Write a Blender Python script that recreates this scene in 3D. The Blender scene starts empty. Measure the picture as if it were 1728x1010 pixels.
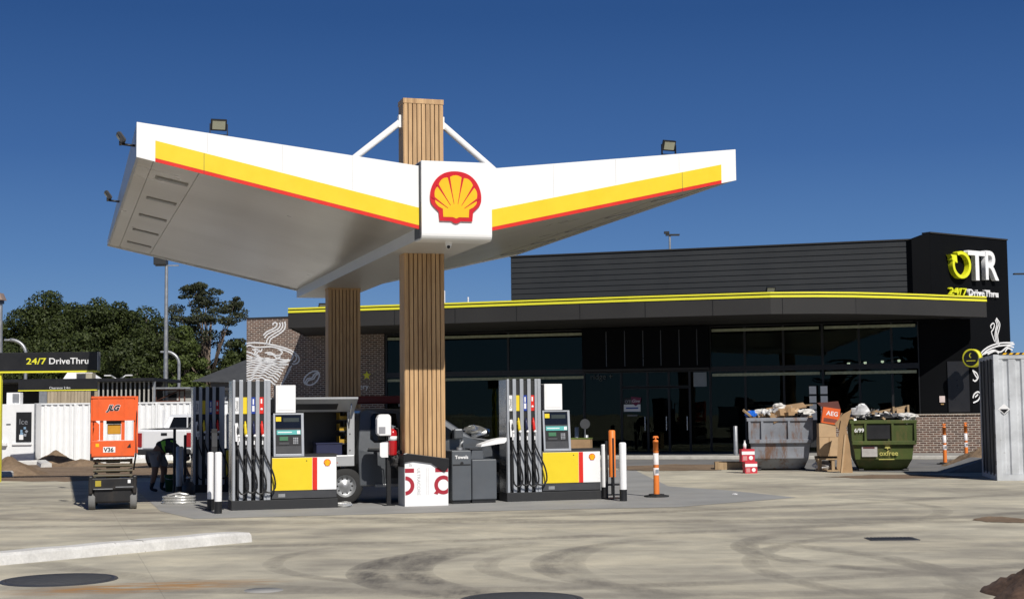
import bpy, bmesh, math, random
import numpy as np
from mathutils import Vector, Matrix
R = math.radians
random.seed(7)
SC = bpy.context.scene
COL = SC.collection

# ------------------------------------------------------------------ camera
F_PX, PITCH, ROLL, EYE = 2499.0, 0.0743, 0.0107, 1.7
_c, _s = math.cos(PITCH), math.sin(PITCH)
_r0, FWD, _u0 = Vector((1, 0, 0)), Vector((0, _c, _s)), Vector((0, -_s, _c))
RT = _r0*math.cos(ROLL) - _u0*math.sin(ROLL)
UP = _r0*math.sin(ROLL) + _u0*math.cos(ROLL)
cam = bpy.data.cameras.new('camera'); cam.sensor_width = 36.0; cam.lens = 36.0*F_PX/1728.0
cam.clip_start = 0.1; cam.clip_end = 5000
cam_o = bpy.data.objects.new('camera', cam); COL.objects.link(cam_o)
M3 = Matrix((RT, UP, -FWD)).transposed()
cam_o.matrix_world = Matrix.Translation((0, 0, EYE)) @ M3.to_4x4()
SC.camera = cam_o
# ------------------------------------------------------------------ light
SUN_AZ, SUN_EL = 24.0, 43.0          # degrees to the right of straight behind the camera
sdir = Vector((math.sin(R(SUN_AZ))*math.cos(R(SUN_EL)), -math.cos(R(SUN_AZ))*math.cos(R(SUN_EL)), math.sin(R(SUN_EL))))
w = bpy.data.worlds.new('World'); SC.world = w; w.use_nodes = True
wn = w.node_tree; bg = wn.nodes['Background']
sky = wn.nodes.new('ShaderNodeTexSky'); sky.sky_type = 'NISHITA'; sky.sun_disc = False
sky.sun_elevation = R(SUN_EL); sky.sun_rotation = R(180-SUN_AZ)
sky.altitude = 300; sky.air_density = 1.0; sky.dust_density = 0.0; sky.ozone_density = 2.5
hs = wn.nodes.new('ShaderNodeHueSaturation'); hs.inputs['Saturation'].default_value = 1.3
wn.links.new(sky.outputs[0], hs.inputs['Color']); 
_g = wn.nodes.new('ShaderNodeTexCoord'); _x = wn.nodes.new('ShaderNodeSeparateXYZ'); wn.links.new(_g.outputs['Generated'], _x.inputs[0])
_r = wn.nodes.new('ShaderNodeValToRGB'); wn.links.new(_x.outputs[2], _r.inputs[0])
_e = _r.color_ramp.elements; _e[0].position = 0.0; _e[0].color = (.20, .345, .54, 1); _e[1].position = .6; _e[1].color = (.010, .032, .105, 1)
for _p, _k in ((.05, (.150, .292, .535)), (.10, (.093, .212, .462)), (.17, (.048, .131, .352)), (.26, (.025, .081, .250))): _q = _e.new(_p); _q.color = (*_k, 1)
_v = wn.nodes.new('ShaderNodeVectorMath'); _v.operation = 'SCALE'; _v.inputs['Scale'].default_value = 20.0; wn.links.new(_r.outputs[0], _v.inputs[0])
_f = wn.nodes.new('ShaderNodeMapRange'); wn.links.new(_x.outputs[2], _f.inputs[0]); _f.inputs[1].default_value = .28; _f.inputs[2].default_value = .6; _f.inputs[3].default_value = .92; _f.inputs[4].default_value = .9
_m = wn.nodes.new('ShaderNodeMix'); _m.data_type = 'RGBA'; wn.links.new(_f.outputs[0], _m.inputs[0]); wn.links.new(hs.outputs[0], _m.inputs[6]); wn.links.new(_v.outputs[0], _m.inputs[7])
wn.links.new(_m.outputs[2], bg.inputs[0]); bg.inputs[1].default_value = 0.05
sl = bpy.data.lights.new('sun', 'SUN'); sl.energy = 4.6; sl.angle = R(0.5); sl.color = (1.0, 0.955, 0.89)
so = bpy.data.objects.new('sun', sl); COL.objects.link(so); so.location = (20, -20, 40)
so.rotation_euler = sdir.to_track_quat('Z', 'Y').to_euler()
SC.view_settings.view_transform = 'Standard'; SC.view_settings.look = 'None'
SC.view_settings.gamma = 1.0; SC.view_settings.exposure = 0.0
SC.cycles.max_bounces = 6; SC.cycles.transparent_max_bounces = 12
SC.cycles.use_denoising = True

# ------------------------------------------------------------------ placement
def ray(px, py): return FWD + RT*((px-864)/F_PX) - UP*((py-505)/F_PX)
def G(px, py, z=0.0):                 # pixel of the photograph -> point on the ground
    v = ray(px, py); t = (z-EYE)/v.z; return Vector((0, 0, EYE)) + v*t
def D(px, py, Y):                     # pixel -> point at depth Y
    v = ray(px, py); return Vector((0, 0, EYE)) + v*(Y/v.y)
class Frame:
    def __init__(s, x, y, yaw):
        s.o = Vector((x, y, 0)); s.yaw = yaw
        s.u = Vector((math.cos(yaw), math.sin(yaw), 0)); s.n = Vector((-math.sin(yaw), math.cos(yaw), 0))
    def loc(s, p): d = Vector(p)-s.o; return Vector((d.dot(s.u), d.dot(s.n), p[2]))
    def world(s, x, y, z=0): return s.o + s.u*x + s.n*y + Vector((0, 0, z))
    def on(s, px, py, y=0.0):         # pixel -> (x, z) on the frame's plane y
        v = ray(px, py); o = Vector((0, 0, EYE)); b = s.o + s.n*y
        t = (b-o).dot(s.n)/v.dot(s.n); p = s.loc(o+v*t); return (p.x, p.z)
    def g(s, px, py, z=0): p = s.loc(G(px, py, z)); return (p.x, p.y)

# ------------------------------------------------------------------ materials
MATS = {}
def newmat(name):
    m = bpy.data.materials.new(name); m.use_nodes = True
    nt = m.node_tree; return m, nt, nt.nodes, nt.links, nt.nodes['Principled BSDF']
def N(nt, t, **k):
    n = nt.nodes.new(t)
    for a, b in k.items():
        if a.startswith('i_'): n.inputs[a[2:].replace('_', ' ')].default_value = b
        else: setattr(n, a, b)
    return n
def ramp(nt, fac, stops):
    r = nt.nodes.new('ShaderNodeValToRGB'); nt.links.new(fac, r.inputs[0])
    e = r.color_ramp.elements
    while len(e) > 1: e.remove(e[-1])
    e[0].position = stops[0][0]; e[0].color = (*stops[0][1], 1) if len(stops[0][1]) == 3 else stops[0][1]
    for p, c in stops[1:]:
        q = e.new(p); q.color = (*c, 1) if len(c) == 3 else c
    return r.outputs[0]
def math_(nt, op, a, b=None, c=None, clamp=False):
    n = nt.nodes.new('ShaderNodeMath'); n.operation = op; n.use_clamp = clamp
    for i, v in enumerate((a, b, c)):
        if v is None: continue
        if isinstance(v, (int, float)): n.inputs[i].default_value = v
        else: nt.links.new(v, n.inputs[i])
    return n.outputs[0]
def mixc(nt, fac, a, b, mode='MIX'):
    n = nt.nodes.new('ShaderNodeMix'); n.data_type = 'RGBA'; n.blend_type = mode
    for s, v in ((n.inputs[0], fac), (n.inputs[6], a), (n.inputs[7], b)):
        if isinstance(v, (int, float)): s.default_value = v
        elif isinstance(v, tuple): s.default_value = (*v, 1) if len(v) == 3 else v
        else: nt.links.new(v, s)
    return n.outputs[2]
def coords(nt, scale=(1, 1, 1), rot=(0, 0, 0), loc=(0, 0, 0)):
    t = nt.nodes.new('ShaderNodeTexCoord'); m = nt.nodes.new('ShaderNodeMapping')
    m.inputs['Scale'].default_value = scale; m.inputs['Rotation'].default_value = rot; m.inputs['Location'].default_value = loc
    nt.links.new(t.outputs['Object'], m.inputs[0]); return m.outputs[0]
def noise(nt, vec, scale, detail=4, rough=0.55, dist=0.0):
    n = nt.nodes.new('ShaderNodeTexNoise'); n.inputs['Scale'].default_value = scale
    n.inputs['Detail'].default_value = detail; n.inputs['Roughness'].default_value = rough
    n.inputs['Distortion'].default_value = dist
    nt.links.new(vec, n.inputs['Vector']); return n.outputs['Fac']
def bump(nt, h, strength, dist, bsdf):
    b = nt.nodes.new('ShaderNodeBump'); b.inputs['Strength'].default_value = strength; b.inputs['Distance'].default_value = dist
    nt.links.new(h, b.inputs['Height']); nt.links.new(b.outputs[0], bsdf.inputs['Normal'])
def paint(name, c, rough=0.5, metal=0.0, var=0.12, scale=3.0, dirt=0.0, dirtc=(0.12, 0.09, 0.06), bmp=0.0, coat=0.0, spec=0.5):
    if name in MATS: return MATS[name]
    m, nt, nn, L, b = newmat(name)
    v = coords(nt); n1 = noise(nt, v, scale, 5, 0.6)
    lo = tuple(x*(1-var) for x in c); hi = tuple(min(1, x*(1+var)) for x in c)
    col = ramp(nt, n1, [(0.3, lo), (0.7, hi)])
    if dirt > 0:
        n2 = noise(nt, coords(nt, (1, 1, 0.35), (0, 0, 0), (3, 7, 1)), scale*1.7, 8, 0.7)
        f = ramp(nt, n2, [(0.5, (0, 0, 0)), (0.72, (dirt, dirt, dirt))])
        col = mixc(nt, f, col, dirtc)
    L.new(col, b.inputs['Base Color'])
    rr = math_(nt, 'MULTIPLY_ADD', n1, 0.25, rough-0.12, True); L.new(rr, b.inputs['Roughness'])
    b.inputs['Metallic'].default_value = metal; b.inputs['Coat Weight'].default_value = coat
    b.inputs['Specular IOR Level'].default_value = spec
    if bmp: bump(nt, noise(nt, v, scale*8, 3), bmp, 0.01, b)
    MATS[name] = m; return m
def emis(name, c, s):
    if name in MATS: return MATS[name]
    m, nt, nn, L, b = newmat(name); b.inputs['Base Color'].default_value = (*c, 1)
    b.inputs['Emission Color'].default_value = (*c, 1); b.inputs['Emission Strength'].default_value = s
    MATS[name] = m; return m
def glass(name, tint, refl=1.0, rough=0.0):
    if name in MATS: return MATS[name]
    m, nt, nn, L, b = newmat(name); nn.remove(b); out = nn['Material Output']
    tr = nn.new('ShaderNodeBsdfTransparent'); tr.inputs[0].default_value = (*tint, 1)
    gl = nn.new('ShaderNodeBsdfGlossy'); gl.inputs['Roughness'].default_value = rough; gl.inputs[0].default_value = (0.75, 0.88, 0.74, 1)
    fr = nn.new('ShaderNodeFresnel'); fr.inputs[0].default_value = 1.5
    f = math_(nt, 'MULTIPLY', fr.outputs[0], refl, clamp=True)
    mx = nn.new('ShaderNodeMixShader'); L.new(f, mx.inputs[0]); L.new(tr.outputs[0], mx.inputs[1]); L.new(gl.outputs[0], mx.inputs[2])
    nz = noise(nt, coords(nt), 0.7, 2); bp = nn.new('ShaderNodeBump'); bp.inputs['Strength'].default_value = 0.04; bp.inputs['Distance'].default_value = 0.05
    L.new(nz, bp.inputs['Height']); L.new(bp.outputs[0], gl.inputs['Normal'])
    L.new(mx.outputs[0], out.inputs[0]); MATS[name] = m; return m
def wood(name, c1, c2, sc=(14, 14, 1.2)):
    if name in MATS: return MATS[name]
    m, nt, nn, L, b = newmat(name)
    n1 = noise(nt, coords(nt, sc), 1.0, 6, 0.6, 1.2); n2 = noise(nt, coords(nt, (9, 9, 0.12)), 1.0, 2)
    col = ramp(nt, n1, [(0.3, c1), (0.62, c2)])
    col = mixc(nt, 0.35, col, ramp(nt, n2, [(0.35, tuple(x*.75 for x in c1)), (0.65, tuple(x*1.15 for x in c2))]))
    L.new(col, b.inputs['Base Color']); b.inputs['Roughness'].default_value = 0.55
    bump(nt, n1, 0.25, 0.004, b); MATS[name] = m; return m
def brick(name, cols, mortar, bw=0.23, bh=0.076, mort=0.011):
    if name in MATS: return MATS[name]
    m, nt, nn, L, b = newmat(name)
    t = nn.new('ShaderNodeTexCoord'); sp = nn.new('ShaderNodeSeparateXYZ'); cb = nn.new('ShaderNodeCombineXYZ')
    L.new(t.outputs['Object'], sp.inputs[0])
    L.new(math_(nt, 'ADD', sp.outputs[0], sp.outputs[1]), cb.inputs[0]); L.new(sp.outputs[2], cb.inputs[1])
    bt = nn.new('ShaderNodeTexBrick'); L.new(cb.outputs[0], bt.inputs['Vector'])
    bt.inputs['Scale'].default_value = 1; bt.inputs['Brick Width'].default_value = bw; bt.inputs['Row Height'].default_value = bh
    bt.inputs['Mortar Size'].default_value = mort; bt.inputs['Mortar Smooth'].default_value = 0.1
    bt.inputs['Color1'].default_value = (*cols[0], 1); bt.inputs['Color2'].default_value = (*cols[1], 1); bt.inputs['Mortar'].default_value = (*mortar, 1)
    n1 = noise(nt, t.outputs['Object'], 6, 6, 0.7)
    col = mixc(nt, 0.7, bt.outputs['Color'], ramp(nt, n1, [(0.3, (0.55, 0.55, 0.55)), (0.7, (1.3, 1.3, 1.3))]), 'MULTIPLY')
    L.new(col, b.inputs['Base Color']); b.inputs['Roughness'].default_value = 0.85
    bump(nt, math_(nt, 'SUBTRACT', 1.0, bt.outputs['Fac']), 0.5, 0.012, b); MATS[name] = m; return m

WHITE = paint('white_panel', (0.86, 0.86, 0.85), 0.42, var=0.02, coat=0.2, dirt=0.05, dirtc=(.5, .48, .44))
WHITE2 = paint('white_paper', (0.82, 0.82, 0.82), 0.7, var=0.03)
YEL = paint('yellow_panel', (0.80, 0.60, 0.02), 0.4, var=0.03, dirt=0.04)
RED = paint('red_panel', (0.68, 0.022, 0.012), 0.4, var=0.03)
REDL = paint('emblem_red', (0.6, 0.015, 0.02), 0.3, var=0.03, coat=0.4)
YELL = paint('emblem_yellow', (0.9, 0.50, 0.01), 0.35, var=0.04)
BLUE = paint('blue_label', (0.015, 0.05, 0.32), 0.4)
BLACK = paint('black_plastic', (0.012, 0.012, 0.013), 0.45, var=0.2)
BLACKM = paint('matt_black', (0.018, 0.019, 0.021), 0.7, var=0.15, dirt=0.12, dirtc=(.06, .055, .05))
DGREY = paint('charcoal_metal', (0.045, 0.047, 0.052), 0.5, var=0.15, dirt=0.15, dirtc=(.1, .09, .08))
CHARCO = paint('dark_board', (0.03, 0.03, 0.03), 0.8, var=.2)
GREYM = paint('galvanised', (0.36, 0.37, 0.38), 0.45, 0.6, var=0.15, scale=8)
SILVER = paint('silver_fin', (0.42, 0.44, 0.47), 0.4, 0.35, var=0.06, scale=2)
STEEL = paint('stainless', (0.5, 0.5, 0.5), 0.25, 0.9, var=0.1)
RUBBER = paint('rubber', (0.02, 0.02, 0.02), 0.8, var=0.3)
ORANGE = paint('lift_orange', (0.78, 0.115, 0.02), 0.45, var=0.08, dirt=0.25)
CONE = paint('bollard_orange', (0.85, 0.22, 0.03), 0.5, var=0.06, dirt=0.25)
REFL = paint('reflective_band', (0.75, 0.7, 0.68), 0.35, var=0.05)
CARD = paint('cardboard', (0.36, 0.23, 0.12), 0.85, var=0.15)
CARD2 = paint('cardboard_light', (0.48, 0.33, 0.19), 0.85, var=0.12)
LIME = paint('lime_yellow', (0.78, 0.74, 0.04), 0.45, var=0.03)
CLEARG = glass('shop_glass', (0.26, 0.30, 0.28), 0.5)
CARG = glass('car_glass', (0.06, 0.07, 0.07), 1.0)

# ------------------------------------------------------------------ mesh builder
class MB:
    def __init__(s): s.v = []; s.f = []; s.m = []; s.sm = []; s.cur = 0; s.smooth = False
    def add(s, vs, fs):
        o = len(s.v); s.v += [tuple(v) for v in vs]
        for f in fs: s.f.append([i+o for i in f]); s.m.append(s.cur); s.sm.append(s.smooth)
        return s
    def box(s, x0, x1, y0, y1, z0, z1):
        if x0 > x1: x0, x1 = x1, x0
        if y0 > y1: y0, y1 = y1, y0
        if z0 > z1: z0, z1 = z1, z0
        return s.add([(x0, y0, z0), (x1, y0, z0), (x1, y1, z0), (x0, y1, z0), (x0, y0, z1), (x1, y0, z1), (x1, y1, z1), (x0, y1, z1)],
              [(0, 3, 2, 1), (4, 5, 6, 7), (0, 1, 5, 4), (1, 2, 6, 5), (2, 3, 7, 6), (3, 0, 4, 7)])
    def hexa(s, lo, hi):              # two quads (4 points each), bottom and top
        return s.add(list(lo)+list(hi), [(0, 3, 2, 1), (4, 5, 6, 7), (0, 1, 5, 4), (1, 2, 6, 5), (2, 3, 7, 6), (3, 0, 4, 7)])
    def prism(s, poly, a, b, axis='y', taper=None):
        n = len(poly); t = taper or (lambda q: q)
        A = {'y': lambda p, k: (p[0], k, p[1]), 'x': lambda p, k: (k, p[0], p[1]), 'z': lambda p, k: (p[0], p[1], k)}[axis]
        vs = [A(p, a) for p in poly]+[A(t(p), b) for p in poly]
        fs = [list(range(n)), list(range(2*n-1, n-1, -1))]+[[i, (i+1) % n, (i+1) % n+n, i+n][::-1] for i in range(n)]
        return s.add(vs, fs)
    def cyl(s, p0, p1, r0, r1=None, n=14, caps=True):
        r1 = r0 if r1 is None else r1
        p0, p1 = Vector(p0), Vector(p1); d = (p1-p0).normalized()
        a = d.orthogonal().normalized(); b = d.cross(a); vs = []
        for p, r in ((p0, r0), (p1, r1)):
            for i in range(n):
                t = 2*math.pi*i/n; vs.append(p+a*(r*math.cos(t))+b*(r*math.sin(t)))
        sm = s.smooth; s.smooth = True
        s.add(vs, [(i, (i+1) % n, (i+1) % n+n, i+n) for i in range(n)]); s.smooth = sm
        if caps: s.add(vs[:n], [list(range(n-1, -1, -1))]); s.add(vs[n:], [list(range(n))])
        return s
    def tube(s, pts, r, n=8, closed=False):
        pts = [Vector(p) for p in pts]; k = len(pts); rs = r if isinstance(r, (list, tuple)) else [r]*k
        vs = []; prev = None
        for i, p in enumerate(pts):
            d = (pts[min(i+1, k-1)]-pts[max(i-1, 0)]).normalized()
            a = d.orthogonal().normalized() if prev is None else (prev-d*prev.dot(d)).normalized()
            prev = a; b = d.cross(a)
            for j in range(n):
                t = 2*math.pi*j/n; vs.append(p+a*(rs[i]*math.cos(t))+b*(rs[i]*math.sin(t)))
        fs = [(i*n+j, i*n+(j+1) % n, (i+1)*n+(j+1) % n, (i+1)*n+j) for i in range(k-1) for j in range(n)]
        fs += [list(range(n-1, -1, -1)), [(k-1)*n+j for j in range(n)]]
        sm = s.smooth; s.smooth = True; s.add(vs, fs); s.smooth = sm; return s
    def lathe(s, prof, c=(0, 0, 0), n=24):
        vs = [(c[0]+r*math.cos(2*math.pi*j/n), c[1]+r*math.sin(2*math.pi*j/n), c[2]+z) for r, z in prof for j in range(n)]
        sm = s.smooth; s.smooth = True
        s.add(vs, [(i*n+j, i*n+(j+1) % n, (i+1)*n+(j+1) % n, (i+1)*n+j) for i in range(len(prof)-1) for j in range(n)]); s.smooth = sm; return s
    def sphere(s, c, r, sx=1, sy=1, sz=1, n=12, k=8):
        prof = [(r*math.sin(math.pi*i/k), -r*math.cos(math.pi*i/k)) for i in range(k+1)]
        vs = [(c[0]+q*sx*math.cos(2*math.pi*j/n), c[1]+q*sy*math.sin(2*math.pi*j/n), c[2]+z*sz) for q, z in prof for j in range(n)]
        sm = s.smooth; s.smooth = True
        s.add(vs, [(i*n+j, i*n+(j+1) % n, (i+1)*n+(j+1) % n, (i+1)*n+j) for i in range(k) for j in range(n)]); s.smooth = sm; return s
    def ribbon(s, pts, wd, y, th=0.01): # flat line lying on plane y, points (x, z)
        k = len(pts); A = []; B = []
        for i in range(k):
            dx = pts[min(i+1, k-1)][0]-pts[max(i-1, 0)][0]; dz = pts[min(i+1, k-1)][1]-pts[max(i-1, 0)][1]
            l = math.hypot(dx, dz) or 1; nx, nz = -dz/l*wd/2, dx/l*wd/2
            A.append((pts[i][0]+nx, pts[i][1]+nz)); B.append((pts[i][0]-nx, pts[i][1]-nz))
        vs = [(p[0], y-th, p[1]) for p in A]+[(p[0], y-th, p[1]) for p in B]+[(p[0], y, p[1]) for p in A]+[(p[0], y, p[1]) for p in B]
        fs = []
        for i in range(k-1):
            fs += [(i, i+1, k+i+1, k+i), (i, 2*k+i, 2*k+i+1, i+1), (k+i, k+i+1, 3*k+i+1, 3*k+i)]
        return s.add(vs, fs)
    def build(s, name, mats, parent=None, bevel=0, fix=True, kind=None):
        me = bpy.data.meshes.new(name); me.from_pydata(s.v, [], s.f)
        mats = mats if isinstance(mats, (list, tuple)) else [mats]
        for m in mats: me.materials.append(m)
        me.polygons.foreach_set('material_index', s.m); me.polygons.foreach_set('use_smooth', s.sm)
        if fix:
            bm = bmesh.new(); bm.from_mesh(me); bmesh.ops.recalc_face_normals(bm, faces=bm.faces); bm.to_mesh(me); bm.free()
        me.update()
        o = bpy.data.objects.new(name, me); COL.objects.link(o)
        if parent: o.parent = parent
        if bevel:
            b = o.modifiers.new('bevel', 'BEVEL'); b.width = bevel; b.segments = 2; b.limit_method = 'ANGLE'; b.angle_limit = R(40)
        if kind: o['kind'] = kind
        return o
def thing(name, label, cat, loc=(0, 0, 0), rotz=0.0, group=None):
    o = bpy.data.objects.new(name, None); COL.objects.link(o); o.empty_display_size = 0.2
    o.location = loc; o.rotation_euler = (0, 0, rotz); o['label'] = label; o['category'] = cat
    if group: o['group'] = group
    return o
def tag(o, label, cat, group=None, kind=None):
    o['label'] = label; o['category'] = cat
    if group: o['group'] = group
    if kind: o['kind'] = kind
    return o
def copy_tree(o, parent=None):
    c = o.copy(); COL.objects.link(c)
    if parent: c.parent = parent
    for ch in list(o.children): copy_tree(ch, c)
    return c
def text(name, s, size, mat, parent, loc, rot=(math.pi/2, 0, 0), ext=0.004, align='LEFT', xs=1.0, off=0.0, shear=0.0):
    cu = bpy.data.curves.new(name, 'FONT'); cu.body = s; cu.size = size; cu.extrude = ext; cu.align_x = align; cu.offset = off; cu.shear = shear
    cu.resolution_u = 4
    t = bpy.data.objects.new(name+'_c', cu); COL.objects.link(t)
    dg = bpy.context.evaluated_depsgraph_get(); dg.update()
    me = bpy.data.meshes.new_from_object(t.evaluated_get(dg)); bpy.data.objects.remove(t)
    me.materials.clear(); me.materials.append(mat)
    o = bpy.data.objects.new(name, me); COL.objects.link(o); o.parent = parent
    o.location = loc; o.rotation_euler = rot; o.scale = (xs, 1, 1); me.name = name
    return o
def disp_noise(x, y, s, seed=0):
    v = 0
    for k, (a, b, c) in enumerate(((1.0, 1.3, .5), (2.3, -1.9, .27), (4.1, 3.7, .16), (7.7, -8.3, .1))):
        v += c*math.sin(a*x*s+seed*1.7+k)*math.cos(b*y*s+seed*2.3+k*k)
    return v

# ================================================================== GROUND
def ground_mat():
    m, nt, nn, L, b = newmat('site_concrete')
    t = nn.new('ShaderNodeTexCoord'); P = t.outputs['Object']
    sp = nn.new('ShaderNodeSeparateXYZ'); L.new(P, sp.inputs[0]); X, Y = sp.outputs[0], sp.outputs[1]
    big = noise(nt, P, 0.16, 5, 0.6, 0.4)
    st1 = noise(nt, coords(nt, (0.42, 0.62, 1), (0, 0, R(-18))), 1.0, 6, 0.55, 0.15)
    st2 = noise(nt, coords(nt, (0.45, 1.0, 1), (0, 0, R(24)), (4, 9, 0)), 1.0, 6, 0.55, 0.15)
    fine = noise(nt, P, 55, 4, 0.7)
    base = ramp(nt, big, [(0.34, (0.30, 0.275, 0.225)), (0.48, (0.42, 0.39, 0.315)), (0.62, (0.57, 0.53, 0.415))])
    f1 = ramp(nt, st1, [(0.44, (0, 0, 0)), (0.68, (0.48, 0.48, 0.48))])
    col = mixc(nt, f1, base, (0.205, 0.192, 0.165))
    f2 = ramp(nt, st2, [(0.48, (0, 0, 0)), (0.64, (0.6, 0.6, 0.6))])
    col = mixc(nt, f2, col, (0.56, 0.51, 0.39))
    pt = noise(nt, P, 1.7, 8, 0.68, 0.3)
    col = mixc(nt, 0.5, col, ramp(nt, pt, [(0.36, (0.74, 0.74, 0.75)), (0.64, (1.22, 1.21, 1.17))]), 'MULTIPLY')
    f3 = ramp(nt, st2, [(0.3, (0.4, 0.4, 0.4)), (0.46, (0, 0, 0))])
    col = mixc(nt, f3, col, (0.2, 0.18, 0.155))
    # tyre marks: arcs of turning vehicles
    brk = ramp(nt, noise(nt, P, 0.8, 4, 0.6), [(0.36, (0, 0, 0)), (0.5, (1, 1, 1))])
    tread = ramp(nt, noise(nt, coords(nt, (5, 1.2, 1)), 2.0, 4, 0.7), [(0.3, (0.45, 0.45, 0.45)), (0.7, (1, 1, 1))])
    tot = None
    for (px, py), dx, dy, r, wd, k in (((622, 970), 1, 0.15, 3.4, 0.24, .95), ((690, 965), 1, .1, 3.6, 0.26, .9), ((655, 985), 1, .3, 2.2, .1, .6), ((835, 965), 1, .3, 2.6, 0.14, .4), ((1285, 935), 1, .2, 3.2, 0.18, .6), ((1275, 950), 1, -.1, 5.0, .15, .5),
                                   ((925, 958), 1, 0.1, 3.8, 0.18, .65), ((1020, 985), 1, .3, 6, .16, .4), ((1615, 975), -1, .1, 5.5, 0.2, .5), ((1590, 860), -1, .2, 4.2, 0.16, .4), ((720, 1000), .3, 1, 9, .22, .4),
                                   ((1150, 985), -.2, 1, 14, .2, .45), ((1100, 900), -.35, 1, 24, .25, .5), ((900, 880), .1, 1, 40, .3, .5), ((1350, 880), .15, 1, 30, .3, .45),
                                   ((470, 960), 1, .4, 2.6, .12, .45), ((300, 885), -.1, 1, 30, .3, .5)):
        p = G(px, py); l = math.hypot(dx, dy); cx, cy = p.x+dx/l*r, p.y+dy/l*r
        ax = math_(nt, 'SUBTRACT', X, cx); ay = math_(nt, 'SUBTRACT', Y, cy)
        d = math_(nt, 'SQRT', math_(nt, 'ADD', math_(nt, 'MULTIPLY', ax, ax), math_(nt, 'MULTIPLY', ay, ay)))
        e = math_(nt, 'ABSOLUTE', math_(nt, 'SUBTRACT', d, r))
        ring = math_(nt, 'SUBTRACT', 1.0, math_(nt, 'DIVIDE', e, wd), clamp=True)
        dot = math_(nt, 'ADD', math_(nt, 'MULTIPLY', ax, -dx/l), math_(nt, 'MULTIPLY', ay, -dy/l))
        fade = math_(nt, 'SUBTRACT', math_(nt, 'MULTIPLY', math_(nt, 'DIVIDE', dot, r), 2.2), 0.9 if r < 12 else 1.1, clamp=True)
        ring = math_(nt, 'MULTIPLY', math_(nt, 'MULTIPLY', math_(nt, 'POWER', ring, 0.3), fade), k)
        tot = ring if tot is None else math_(nt, 'MAXIMUM', tot, ring)
    tm = math_(nt, 'MULTIPLY', math_(nt, 'MULTIPLY', tot, tread), math_(nt, 'MULTIPLY_ADD', brk, 0.7, 0.3))
    col = mixc(nt, math_(nt, 'MULTIPLY', tm, 1.25, clamp=True), col, (0.125, 0.115, 0.10))
    # rust run in the lower left
    q0 = G(240, 990); ax = math_(nt, 'DIVIDE', math_(nt, 'SUBTRACT', X, q0.x), 1.5); ay = math_(nt, 'DIVIDE', math_(nt, 'SUBTRACT', Y, q0.y), 0.55)
    ay = math_(nt, 'SUBTRACT', ay, math_(nt, 'MULTIPLY', ax, 0.75))
    d = math_(nt, 'SQRT', math_(nt, 'ADD', math_(nt, 'MULTIPLY', ax, ax), math_(nt, 'MULTIPLY', ay, ay)))
    rs = math_(nt, 'MULTIPLY', math_(nt, 'SUBTRACT', 1.0, d, clamp=True), ramp(nt, noise(nt, coords(nt, (.8, 3, 1)), 2.5, 5, .6), [(.38, (0, 0, 0)), (.6, (1, 1, 1))]))
    col = mixc(nt, math_(nt, 'MULTIPLY', rs, 1.7, clamp=True), col, (0.38, 0.21, 0.08))
    col = mixc(nt, 0.5, col, ramp(nt, fine, [(0.3, (0.78, 0.78, 0.78)), (0.7, (1.2, 1.2, 1.2))]), 'MULTIPLY')
    # saw cut joints of the slab
    ca, sa = math.cos(0.30), math.sin(0.30)
    for A_, B_, off in ((ca, sa, 1.3), (-sa, ca, .9)):
        q = math_(nt, 'ADD', math_(nt, 'MULTIPLY', X, A_), math_(nt, 'MULTIPLY_ADD', Y, B_, off))
        fr = math_(nt, 'ABSOLUTE', math_(nt, 'SUBTRACT', math_(nt, 'FRACT', math_(nt, 'MULTIPLY', q, 1/4.6)), .5))
        col = mixc(nt, math_(nt, 'MULTIPLY', math_(nt, 'LESS_THAN', fr, .0012), .22), col, (.09, .08, .07))
    spk = ramp(nt, noise(nt, P, 9, 6, 0.75), [(0.66, (0, 0, 0)), (0.74, (.6, .6, .6))])
    col = mixc(nt, spk, col, (0.16, 0.14, 0.12))
    L.new(col, b.inputs['Base Color']); b.inputs['Roughness'].default_value = 0.85; b.inputs['Specular IOR Level'].default_value = 0.25
    bump(nt, math_(nt, 'ADD', fine, math_(nt, 'MULTIPLY', st1, 2)), 0.25, 0.01, b)
    return m
gb = MB(); gb.add([(-900, -300, 0), (900, -300, 0), (900, 1500, 0), (-900, 1500, 0)], [(0, 1, 2, 3)])
gb.build('ground', ground_mat(), kind='structure')

CF = Frame(-0.9391, 24.70, 0.3011)       # canopy and pump islands
BF = Frame(2.91, 54.75, -0.3011)         # shop front

def sheet(name, pts, z, mat):
    mb = MB(); mb.add([(p[0], p[1], z) for p in pts], [list(range(len(pts)))])
    return mb.build(name, mat, kind='structure')
SLABM = paint('slab_concrete', (0.285, 0.285, 0.275), 0.75, var=0.13, scale=0.8, dirt=0.25, dirtc=(.33, .30, .25), bmp=0.1)
P2 = lambda l: [tuple(G(*p))[:2] for p in l]
sp_ = P2([(327, 875), (600, 868), (864, 861), (1144, 855), (1344, 839), (1230, 827), (1128, 820)])
back = [tuple(CF.world(9.0, 14.5))[:2], tuple(CF.world(-4.6, 14.5))[:2], tuple(CF.world(-4.6, 2.9))[:2]]
sheet('forecourt_slab', sp_+back, 0.004, SLABM)
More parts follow.
